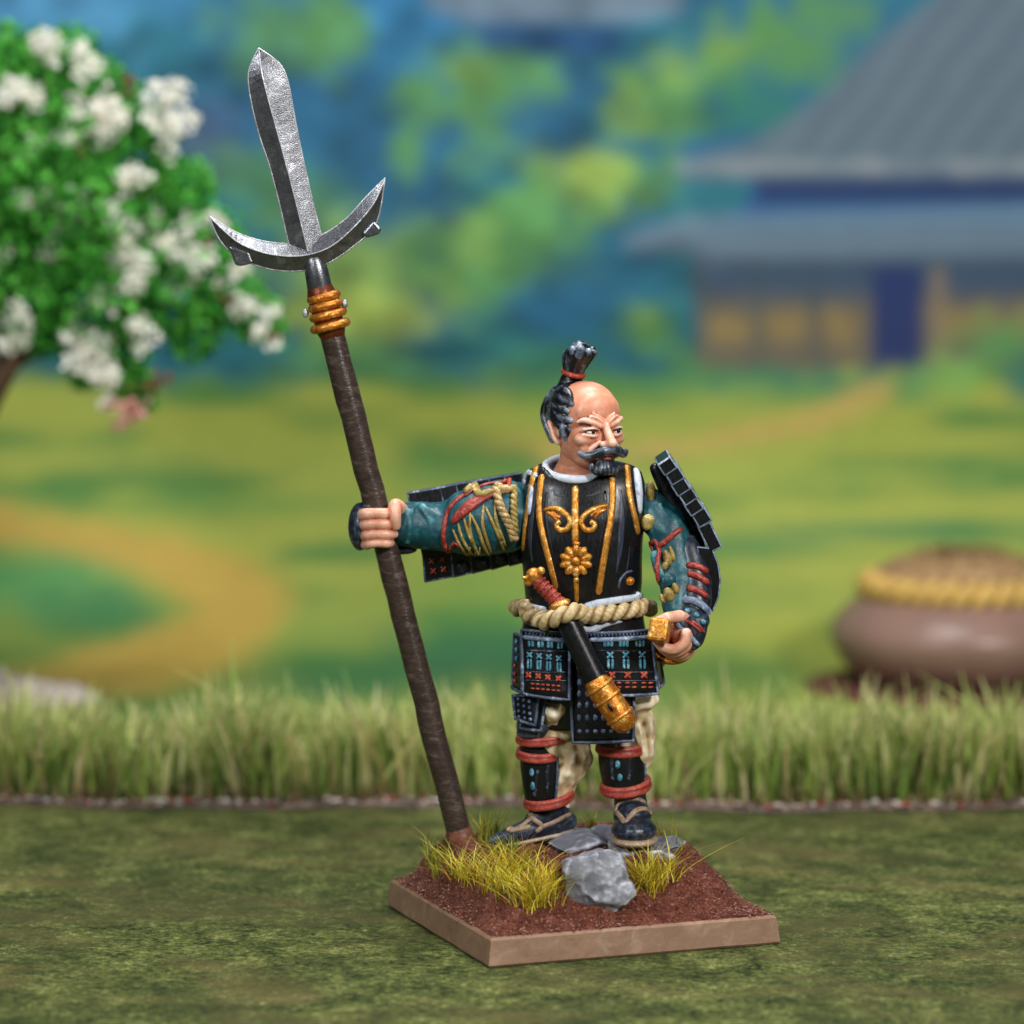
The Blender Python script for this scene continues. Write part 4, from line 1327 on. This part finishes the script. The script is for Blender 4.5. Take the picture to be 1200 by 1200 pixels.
def xk(bv, px, py, s, r):
    return join(stroke(bv, [(px - s, py - s), (px, py), (px + s, py + s)], r, 3, .9, .012, 6), stroke(bv, [(px + s, py - s), (px, py), (px - s, py + s)], r, 3, .9, .016, 6))
for px in (623, 634, 645, 657):
    d = (px - 623) * .12
    for e_ in (-2.6, 1.4):
        mk('lacing', stroke(lb, [(px + e_, 750.5 + d * .6), (px + e_ + .3, 754 + d * .6), (px + e_, 758 + d * .6)], .02, 3, .8, .01, 6), M['blue'], lp)
    mk('lacing', xk(lb, px - 2, 767.5 + d, 3.2, .015), M['blue'], lp)
    mk('lacing', stroke(lb, [(px - 3.6, 772 + d), (px - 4, 778 + d), (px - 3.4, 784 + d)], .015, 3, .9, .012, 6), M['blue'], lp)
    mk('lacing', stroke(lb, [(px - .6, 772 + d), (px - .2, 778 + d), (px - .6, 784 + d)], .015, 3, .9, .012, 6), M['blue'], lp)
    mk('lacing', xk(lb, px - 3, 791 + d, 3.0, .017), M['orange'], lp)
for k, py in enumerate((801, 806.5)):
    for i in range(6):
        px = 622 + 6 * i
        mk('lacing', stroke(lb, [(px, py + i * .5), (px + 4.6, py + i * .5 + .5)], .013, 3, .9, .01, 6), M['orange'], lp)
for j, px in enumerate((713, 731, 750)):
    for e_ in (-4.5, -.5, 3.5):
        mk('lacing', stroke(rb, [(px + e_, 750.5), (px + e_ + .3, 754), (px + e_, 758)], .02, 3, .8, .01, 6), M['blue'], rp)
    mk('lacing', xk(rb, px + 2, 767.5, 3.8, .016), M['blue'], rp)
    mk('lacing', stroke(rb, [(px + 0, 772), (px - .2, 778), (px + .3, 784)], .018, 3, .9, .012, 6), M['blue'], rp)
    mk('lacing', stroke(rb, [(px + 4.6, 772), (px + 5, 778), (px + 4.6, 784)], .018, 3, .9, .012, 6), M['blue'], rp)
    mk('lacing', xk(rb, px + 4, 791, 3.6, .019), M['orange'], rp)
    for k, py in enumerate((800.5, 805.5)):
        for q in range(2):
            mk('lacing', stroke(rb, [(px + 1 + q * 8, py), (px + 7 + q * 8, py - .6)], .013, 3, .9, .01, 6), M['orange'], rp)
for py in (752, 762, 772):
    mk('lacing', bead(sb, 606, py, .02, .04, .02, 0, .01), M['blue'], sp_)
for py in (780, 790, 798):
    mk('lacing', bead(sb, 604, py, .025, .03, .02, 0, .01), M['orange'], sp_)

# trousers
G_ = [limb([(655, 800, .0, .27), (650, 832, -.12, .25), (646, 862, -.06, .24), (660, 884, .02, .27), (664, 902, .02, .22), (655, 926, .06, .17), (651, 940, .08, .15)]),
      limb([(715, 800, .0, .27), (735, 835, -.08, .27), (742, 862, -.02, .23), (738, 892, -.02, .22), (737, 920, -.06, .18)])]
for q in ([(628, 822, -.26, .10), (646, 836, -.32, .13), (660, 828, -.3, .10)], [(650, 842, -.26, .13), (658, 858, -.2, .12)], [(668, 866, -.06, .14), (678, 884, .0, .15), (672, 902, .02, .13), (662, 920, .02, .10)], [(662, 872, -.14, .11), (666, 890, -.14, .12), (659, 912, -.1, .09)],
          [(740, 826, -.3, .12), (754, 822, -.28, .11), (766, 819, -.24, .06)], [(746, 832, -.2, .14), (754, 848, -.14, .15), (756, 868, -.1, .13), (752, 890, -.1, .11), (748, 906, -.1, .09)], [(745, 848, -.24, .11), (750, 872, -.2, .1), (748, 894, -.18, .08)]):
    G_.append(limb(q, 4, 10))
clay('trousers', join(*G_), .02, M['cloth'], fig, 5, .5, disp=lambda v: .05 * noise.noise(Vector((v.x * 5 + v.z, v.y * 5, v.z * 3.2))) + .02 * noise.noise(v * 9))

# shin guards
def guard(cx, cxb, py0, py1, r0, r1, a0, a1, yc, name, k=8, nseg=14):
    V, F = [], []
    for th in (0, .045):
        for i in range(k + 1):
            t_ = i / k
            py = py0 + (py1 - py0) * t_
            c = P(cx + (cxb - cx) * t_, py, yc)
            r = r0 + (r1 - r0) * t_ + .025 * math.sin(math.pi * t_) - th
            for j in range(nseg + 1):
                a = math.radians(a0 + (a1 - a0) * j / nseg)
                V.append(c + Vector((r * math.sin(a), -r * math.cos(a), 0)))
    w_ = nseg + 1
    o2 = w_ * (k + 1)
    for i in range(k):
        for j in range(nseg):
            a = i * w_ + j
            F.append((a, a + w_, a + w_ + 1, a + 1)); F.append((o2 + a, o2 + a + 1, o2 + a + w_ + 1, o2 + a + w_))
    bd_ = list(range(nseg)) + [i * w_ + nseg for i in range(k)] + [k * w_ + j for j in range(nseg, 0, -1)] + [i * w_ for i in range(k, 0, -1)]
    for q in range(len(bd_)):
        a, c = bd_[q], bd_[(q + 1) % len(bd_)]
        F.append((a, c, o2 + c, o2 + a))
    o = mk(name, (V, F), M['black'], fig)
    mk('rim', tube([V[i] for i in bd_], .017, 6, True), M['edgedim'], o)
    return o, bvh_of((V, F))
sg1, sgb1 = guard(636, 637, 866, 940, .27, .215, -150, 38, .0, 'shin_guard')
sg2, sgb2 = guard(727, 732, 872, 926, .265, .24, -115, 72, -.1, 'shin_guard')
for bv_, par, xs_ in ((sgb1, sg1, ((630, 902, 626, 934), (641, 884, 642, 932))), (sgb2, sg2, ((716, 884, 718, 916), (738, 882, 737, 914)))):
    for x0, y0, x1, y1 in xs_:
        mk('splint', stroke(bv_, [(x0, y0), ((x0 + x1) / 2, (y0 + y1) / 2), (x1, y1)], .022, 4, .5), M['navy'], par)
for px, py, par, bv_ in ((623.5, 905, sg1, sgb1), (624.5, 921, sg1, sgb1), (724, 896, sg2, sgb2), (726.5, 911, sg2, sgb2)):
    mk('blue_tab', bead(bv_, px, py, .033, .052, .02, 0, .006), M['blue'], par)
# knee pad and red ties
mk('knee_pad', clay('knee_pad', join(ellipsoid(P(627, 852, -.12), (.23, .26, .13)), ellipsoid(P(622, 860, -.15), (.18, .2, .08))), .02, M['navy'], fig, 3)[1], M['navy'], fig) if False else clay('knee_pad', join(ellipsoid(P(627, 850, -.14), (.23, .24, .15)), ellipsoid(P(624, 859, -.15), (.2, .22, .07))), .02, M['navy'], fig, 3)
def tie(px, py, rx, ry, yc, r, droop=0.0, tilt=0.0, mat='red', parent=fig):
    c = P(px, py, yc)
    pts = [c + Vector((rx * math.sin(a), -ry * math.cos(a), -droop * math.cos(a) + tilt * math.sin(a))) for a in np.linspace(0, 2 * math.pi, 41)[:-1]]
    return clay('red_tie', join(tube(pts, r, 10, True), tube([p + Vector((0, 0, r * 1.1)) for p in pts], r * .8, 10, True)), .015, M[mat], parent, 1)
tie(637, 864, .30, .30, -.02, .040, .03, .03)
tie(632, 884, .245, .27, -.02, .042, .03, .0)
tie(643, 937, .265, .27, .02, .045, .04, .05)
tie(728, 877, .265, .28, -.08, .05, .03, .0)
tie(733, 922, .265, .27, -.08, .05, .05, .03)

# shoes with sandal straps
f1, f1g = clay('shoe', join(limb([(664, 962, .12, .13), (650, 965, .08, .16), (626, 971, -.02, .145), (604, 978, -.1, .12), (586, 983, -.14, .085), (576, 986, -.16, .05)]), limb([(651, 940, .08, .175), (649, 958, .08, .17)]), limb([(650, 945, .05, .16), (628, 962, -.02, .14)])), .016, M['navy'], fig, 3)
fb1 = bvh_of(f1g)
for pts in ([(594, 974), (603, 963), (613, 952), (622, 951)], [(613, 952), (625, 960), (635, 968), (628, 975)], [(634, 969), (648, 964), (660, 958), (669, 953)], [(596, 974), (610, 971), (622, 968)]):
    mk('sandal_strap', stroke(fb1, pts, .030, 4, .55), M['strap'], f1)
f2, f2g = clay('shoe', join(ellipsoid(P(743, 972, -.45), (.27, .34, .17)), ellipsoid(P(741, 956, -.25), (.23, .3, .2)), limb([(738, 930, -.08, .19), (740, 950, -.12, .2)]), ellipsoid(P(741, 962, -.1), (.2, .3, .2))), .016, M['navy'], fig, 3)
fb2 = bvh_of(f2g)
for pts in ([(721, 951), (725, 942), (735, 937), (747, 936), (757, 941)], [(722, 951), (727, 957), (732, 963), (738, 957), (747, 949), (757, 948), (766, 954)]):
    mk('sandal_strap', stroke(fb2, pts, .034, 4, .55), M['strap'], f2)
so = P(743, 984, -.45)
clay('sandal_sole', join(ellipsoid(so + Vector((0, .02, 0)), (.285, .37, .085)), ellipsoid(so + Vector((-.02, .3, 0)), (.24, .4, .08))), .016, M['strap'], fig, 2)
so1 = P(622, 985, -.02)
clay('sandal_sole', tube([P(662, 975, .1), P(640, 979, .04), P(605, 987, -.1), P(582, 990, -.14)], [.13, .14, .12, .07], 12, flat=.35), .016, M['strap'], fig, 2)

# spear arm: teal sleeve with folds, laces and straps
def folds(v): return .03 * noise.noise(Vector((v.x * 3.2 + v.z * 1.5, v.y * 2, v.z * 2.2))) + .012 * noise.noise(v * 7)
G_ = [limb([(622, 600, .30, .34), (606, 603, .25, .40), (592, 605, .2, .44), (556, 612, .12, .40), (532, 617, .16, .33), (510, 617, .2, .295), (488, 615, .24, .28), (472, 614, .27, .265)], 8, 36)]
for q in ([(478, 598, .07, .05), (482, 615, .02, .07), (478, 634, .07, .05)], [(496, 594, .04, .06), (508, 612, -.03, .075), (520, 632, -.02, .065)], [(505, 598, .02, .05), (515, 606, -.04, .06), (526, 612, -.06, .05)], [(490, 600, .04, .05), (493, 622, .02, .06), (500, 640, .07, .05)]):
    G_.append(limb(q, 4, 8))
sl, slg = clay('sleeve', join(*G_), .018, M['teal'], fig, 8, .5, disp=folds)
slb = bvh_of(slg)
mk('red_strap', stroke(slb, [(597, 571), (585, 574), (568, 582), (552, 592), (538, 604), (530, 613)], [.05, .065, .065, .075, .06, .03], 4, .5, .01), M['red'], sl)
mk('red_strap', stroke(slb, [(548, 578), (536, 586), (526, 598), (521, 615), (520, 632), (524, 646), (534, 654)], .030, 4, .7, .01), M['red'], sl)
mk('red_strap', stroke(slb, [(592, 566), (572, 568), (556, 574), (544, 582)], .026, 4, .7, .012), M['red'], sl)
mk('red_strap', stroke(slb, [(600, 562), (588, 568)], .03, 3, .8, .03), M['orange'], sl)
for pts in ([(531, 620), (537, 634), (545, 646), (550, 654)], [(537, 613), (541, 628), (549, 643), (558, 652)], [(551, 601), (551, 622), (557, 642), (563, 652)], [(552, 603), (560, 620), (567, 640), (573, 650)], [(567, 592), (565, 612), (570, 632), (575, 648)],
            [(569, 594), (577, 612), (585, 630), (591, 645)], [(580, 590), (581, 608), (587, 626), (593, 640)], [(544, 607), (548, 622), (556, 640)]):
    mk('lacing', stroke(slb, pts, [.014, .021, .021, .014][:len(pts)], 4, .8, .01, 6), M['cord'], sl)
cb_ = smooth_path([hit(slb, a, b_, .03)[0] for a, b_ in ((598, 556), (588, 560), (582, 572), (584, 588), (590, 602), (597, 616), (602, 630))], 8)
mk('arm_cord', twist_rope(cb_, .024, .034, 7, 2, False, 8), M['rope'], sl)
mk('tassel', stroke(slb, [(545, 580), (556, 571), (570, 565), (580, 562)], [.035, .05, .04, .025], 4, .8, .04), M['cord'], sl)
cb_ = smooth_path([hit(slb, a, b_, .03)[0] for a, b_ in ((604, 560), (602, 574), (601, 590), (602, 606), (603, 622))], 8)
mk('arm_cord', twist_rope(cb_, .02, .028, 6, 2, False, 8), M['cord'], sl)
# hand guard behind the fist
clay('hand_guard', join(ellipsoid(P(422, 617, .26), (.145, .27, .29)), ellipsoid(P(436, 592, .25), (.14, .2, .07)), ellipsoid(P(470, 644, .32), (.2, .12, .06))), .018, M['navy'], fig, 3)
# shoulder guard behind the spear arm
sd = tag(thing('tmp', (0, 0, 0), None, None)) if False else None
lam = [(476, 518, 577, 570), (514, 536, 570.5, 566), (533, 555, 566.5, 562.5), (552, 574, 563, 559.5), (571, 592, 560, 556), (589, 612, 557, 553)]
g0, r0 = panel_geo(P(500, 678, .55), P(612, 660, .55), P(606, 558, .56), P(480, 582, .58), .0, .05)
sgd = mk('shoulder_guard', g0, M['black'], fig)
sgd['label'] = 'black plated shoulder guard behind the spear arm'
bot = [(497, 532, 683.5, 676.5), (530, 554, 678, 672), (552, 577, 673.5, 667), (575, 598, 669, 662), (596, 614, 664.5, 660)]
for (x0, x1, y0, y1) in bot:
    q = [P(x0, y0, .44), P(x1, y1, .44), P(x1 - 3, 640, .44), P(x0 - 3, 644, .44)]
    bevel_block('lame', prism(q, [p + Vector((0, .07, 0)) for p in q]), .022, [M['black'], M['edgedim']], sgd)
for (x0, x1, y0, y1) in lam:
    q = [P(x0 + 6, y0 + 26, .50), P(x1 + 4, y1 + 26, .50), P(x1, y1, .54), P(x0, y0, .54)]
    bevel_block('lame', prism(q, [p + Vector((0, .09, 0)) for p in q]), .020, [M['black'], M['edgedim']], sgd)
lbv = bvh_of(prism([P(497, 683, .435), P(532, 677, .435), P(529, 640, .435), P(494, 644, .435)], [P(497, 683, .5), P(532, 677, .5), P(529, 640, .5), P(494, 644, .5)]))
for px, py in ((508, 669), (520, 667), (506, 657), (518, 655)):
    mk('lacing', xk(lbv, px, py, 3.2, .014), M['red'], sgd)
for (x0, x1, y0, y1) in bot[1:]:
    o = mk('lame_boss', ellipsoid(P((x0 + x1) / 2, (y0 + y1) / 2 - 11, .44), (.085, .03, .075)), M['navy'], sgd)

# sword arm: teal sleeve, bracer and straps
def folds2(v): return .03 * noise.noise(v * 3.1 + Vector((4, 2, 1))) + .012 * noise.noise(v * 7)
G_ = [limb([(744, 584, .18, .2), (756, 590, .12, .22), (768, 602, .05, .24), (782, 620, -.05, .24), (790, 655, -.12, .25), (795, 685, -.25, .23), (795, 712, -.4, .18)], 5, 18)]
for q in ([(774, 592, -.14, .06), (778, 606, -.18, .07), (776, 622, -.22, .06)], [(768, 650, -.3, .06), (772, 668, -.36, .07), (780, 685, -.4, .06)]):
    G_.append(limb(q, 4, 8))
sl2, sl2g = clay('sleeve', join(*G_), .018, M['teal'], fig, 8, .5, disp=folds2)
s2b = bvh_of(sl2g)
for pts, r in (([(799, 619), (788, 627), (777, 637), (772, 640)], .034), ([(762, 640), (767, 634), (772, 641), (771, 655), (770, 668), (773, 684)], .030), ([(760, 634), (765, 640)], .03)):
    mk('red_strap', stroke(s2b, pts, r, 4, .6, .012), M['red'], sl2)
for c, r, a in (((762, 578), (.06, .06, .14), 0), ((760, 612), (.085, .07, .10), .4), ((783, 654), (.05, .06, .10), -.3), ((779, 664), (.04, .05, .06), .4), ((788, 650), (.03, .04, .1), -.3), ((785, 697), (.06, .06, .09), -.5), ((779, 702), (.04, .05, .07), -.6), ((792, 690), (.04, .05, .07), -.4)):
    p, n = hit(s2b, *c, .02)
    mk('tassel', ellipsoid(p, r, Matrix.Rotation(a, 3, 'Y')), M['cord'], sl2)
mk('elbow_puff', ellipsoid(hit(s2b, 784, 680)[0], (.09, .08, .09)), M['teal'], sl2)
# bracer with ridge and bands
G_ = [limb([(806, 640, -.12, .16), (813, 672, -.22, .20), (815, 700, -.34, .20), (812, 718, -.44, .18)])]
br_, brg = clay('bracer', join(*G_), .016, M['navy'], fig, 2)
brb = bvh_of(brg)
mk('bracer_ridge', stroke(brb, [(793, 640), (797, 662), (800, 684), (802, 704)], [.03, .036, .04, .04], 4, .8), M['edge'], br_)
for pts in ([(806, 672), (817, 675), (830, 684)], [(806, 689), (817, 692), (829, 700)], [(805, 662), (818, 664), (829, 671)]):
    mk('red_band', stroke(brb, pts, .040, 4, .8, .01), M['red'], br_)
mk('bracer_plate', stroke(brb, [(799, 704), (812, 704), (824, 711), (832, 722)], .045, 4, .7, .02), M['edge'], br_)
# back of the hand guard
hg, hgg = clay('hand_guard', join(limb([(806, 712, -.45, .13), (815, 730, -.56, .15), (815, 748, -.62, .11), (812, 755, -.64, .08)], 4, 14), ellipsoid(P(800, 728, -.6), (.12, .16, .10)), ellipsoid(P(820, 727, -.5), (.12, .2, .12))), .016, M['navy'], fig, 2)
hgb = bvh_of(hgg)
mk('guard_edge', stroke(hgb, [(789, 722), (794, 732), (803, 741), (812, 750), (820, 757)], [.03, .036, .04, .036, .02], 4, .7), M['edge'], hg)
for px, py in ((806, 716), (816, 721), (824, 729)):
    mk('blue_tab', bead(hgb, px, py, .04, .034, .024, -.6, .01), M['blue'], hg)
mk('red_band', stroke(hgb, [(802, 727), (812, 732), (822, 741)], .018, 4, .8, .01), M['red'], hg)
mk('red_band', stroke(hgb, [(810, 728), (818, 733), (825, 741)], .018, 4, .8, .01), M['red'], hg)

# shoulder guard seen edge-on at the right
root = mk('shoulder_guard', tube(smooth_path([P(768, 549, .1), P(785, 582, .1), P(804, 620, .05), P(818, 660, .05), P(820, 700, .05)], 4), lerps([.07, .10, .14, .14, .08], 4), 14), M['black'], fig)
root['label'] = 'black plated shoulder guard seen edge on at the right'
seg_pts = [(768, 541), (776, 553), (783.5, 565), (791.5, 577.5), (799, 589), (807, 601), (815.5, 615), (829, 643)]
for i in range(7):
    a = P(*seg_pts[i], 0); c = P(*seg_pts[i + 1], 0)
    d = (c - a).normalized()
    n_ = Vector((d.z, 0, -d.x))
    if n_.x < 0: n_ = -n_
    wdt = .19 if i < 6 else .17
    a2 = a + d * .0; c2 = c + d * .025
    o_ = n_ * (-.02 if i % 2 else 0)
    lift = n_ * (.012 * (i % 2))
    f_ = [a2 + lift - d * 0, c2 + lift, c2 + lift + n_ * wdt, a2 + lift + n_ * wdt]
    fr = [p + Vector((0, -.42 + .02 * i, 0)) for p in f_]
    bk = [p + Vector((0, .55, 0)) for p in f_]
    bevel_block('lame', prism(fr, bk), .02, [M['black'], M['edge']], root)
lo = [(822, 640), (830, 645), (838, 660), (843, 677), (843, 695), (838, 716), (828, 717), (829, 700), (829, 680), (824, 662)]
lo = [(816, 640), (835, 642), (842, 660), (845, 679), (843, 698), (836, 717), (826, 716), (826, 698), (824, 678), (820, 660)]
bevel_block('lower_lame', prism([P(x, y, -.30) for x, y in lo], [P(x, y, .5) for x, y in lo]), .016, [M['black'], M['edge']], root)

# ------------------------------------------------------------------ short sword tucked in the belt
sw = thing('short_sword', P(725, 845, -.75), 'short sword with red grip and black gold-tipped scabbard tucked in the belt', 'sword')
def cyl(a, b_, ya, yb, ra, rb, n=8):
    A, B = P(*a, ya), P(*b_, yb)
    return tube([A.lerp(B, t_) for t_ in np.linspace(0, 1, n)], lerps([ra, rb], n - 1), 20)
gr = mk('grip', cyl((630, 681), (657, 709), -.66, -.72, .075, .085), M['red'], sw)
for k in range(6):
    t_ = (k + .5) / 6
    c = P(630 + 27 * t_, 681 + 28 * t_, -.66 - .06 * t_)
    ax_ = (P(657, 709, -.72) - P(630, 681, -.66)).normalized()
    s_ = ax_.orthogonal().normalized(); q_ = ax_.cross(s_)
    mk('grip_wrap', tube([c + (s_ * math.cos(a) + q_ * math.sin(a)) * .078 for a in np.linspace(0, 2 * math.pi, 17)[:-1]], .02, 6, True), M['red'], gr)
clay('pommel', join(ellipsoid(P(626, 674, -.66), (.10, .09, .09)), ellipsoid(P(634, 669, -.7), (.05, .06, .05)), ellipsoid(P(619, 682, -.66), (.055, .06, .05)), tube([P(617, 678, -.7), P(614, 677, -.72)], .025, 8)), .014, M['bronze'], sw, 2)
mk('guard', ellipsoid(P(656, 708, -.76), (.13, .11, .055), Matrix.Rotation(math.radians(-20), 3, 'Y')), M['gold'], sw)
mk('scabbard', cyl((662, 722), (704, 808), -.72, -.84, .14, .135), M['black'], sw)
cap = mk('scabbard_cap', cyl((702, 804), (729, 843), -.84, -.86, .165, .165), M['bronze'], sw)
for t_ in (0.02, .36, .9):
    c = P(702 + 27 * t_, 804 + 39 * t_, -.84 - .02 * t_)
    ax_ = (P(729, 843, -.86) - P(702, 804, -.84)).normalized()
    s_ = ax_.orthogonal().normalized(); q_ = ax_.cross(s_)
    mk('cap_band', tube([c + (s_ * math.cos(a) + q_ * math.sin(a)) * .16 for a in np.linspace(0, 2 * math.pi, 25)[:-1]], .022, 8, True), M['gold'], cap)
mk('cap_slot', ellipsoid(P(715, 829, -1.02), (.022, .02, .055), Matrix.Rotation(math.radians(-30), 3, 'Y')), M['black'], cap)

# ------------------------------------------------------------------ long sword gripped in the lowered hand
ks = thing('long_sword', P(785, 755, -.3), 'long sword with gold pommel and guard gripped in the lowered hand', 'sword')
ga, gb_ = P(772, 738, -1.0), P(787, 752, -.2)
kd = (gb_ - ga).normalized()
mk('grip', tube([ga + kd * .14, gb_], .085, 14), M['red'], ks)
up_ = Vector((.1, 0, 1)); up_ = (up_ - kd * up_.dot(kd)).normalized(); sd_ = kd.cross(up_)
sq = [up_ * b_ * .135 + sd_ * a * .115 for a, b_ in ((-1, -1), (1, -1), (1, 1), (-1, 1))]
bevel_block('pommel', prism([ga - kd * .06 + q for q in sq], [ga + kd * .16 + q for q in sq]), .035, [M['gold'], M['gold']], ks)
gcen = P(787, 754, -.28)
rg = [gcen + (up_ * math.sin(a) * .22 + sd_ * math.cos(a) * .26) for a in np.linspace(0, 2 * math.pi, 33)[:-1]]
mk('guard', join(tube(rg, .035, 8, True), prism([p - kd * .02 for p in rg], [p + kd * .02 for p in rg])), M['bronze'], ks)
mk('scabbard', tube(smooth_path([P(786, 752, -.2), P(774, 768, .5), P(762, 782, 1.2), P(745, 790, 2.2)], 4), lerps([.12, .115, .105, .09], 4), 14), M['black'], ks)
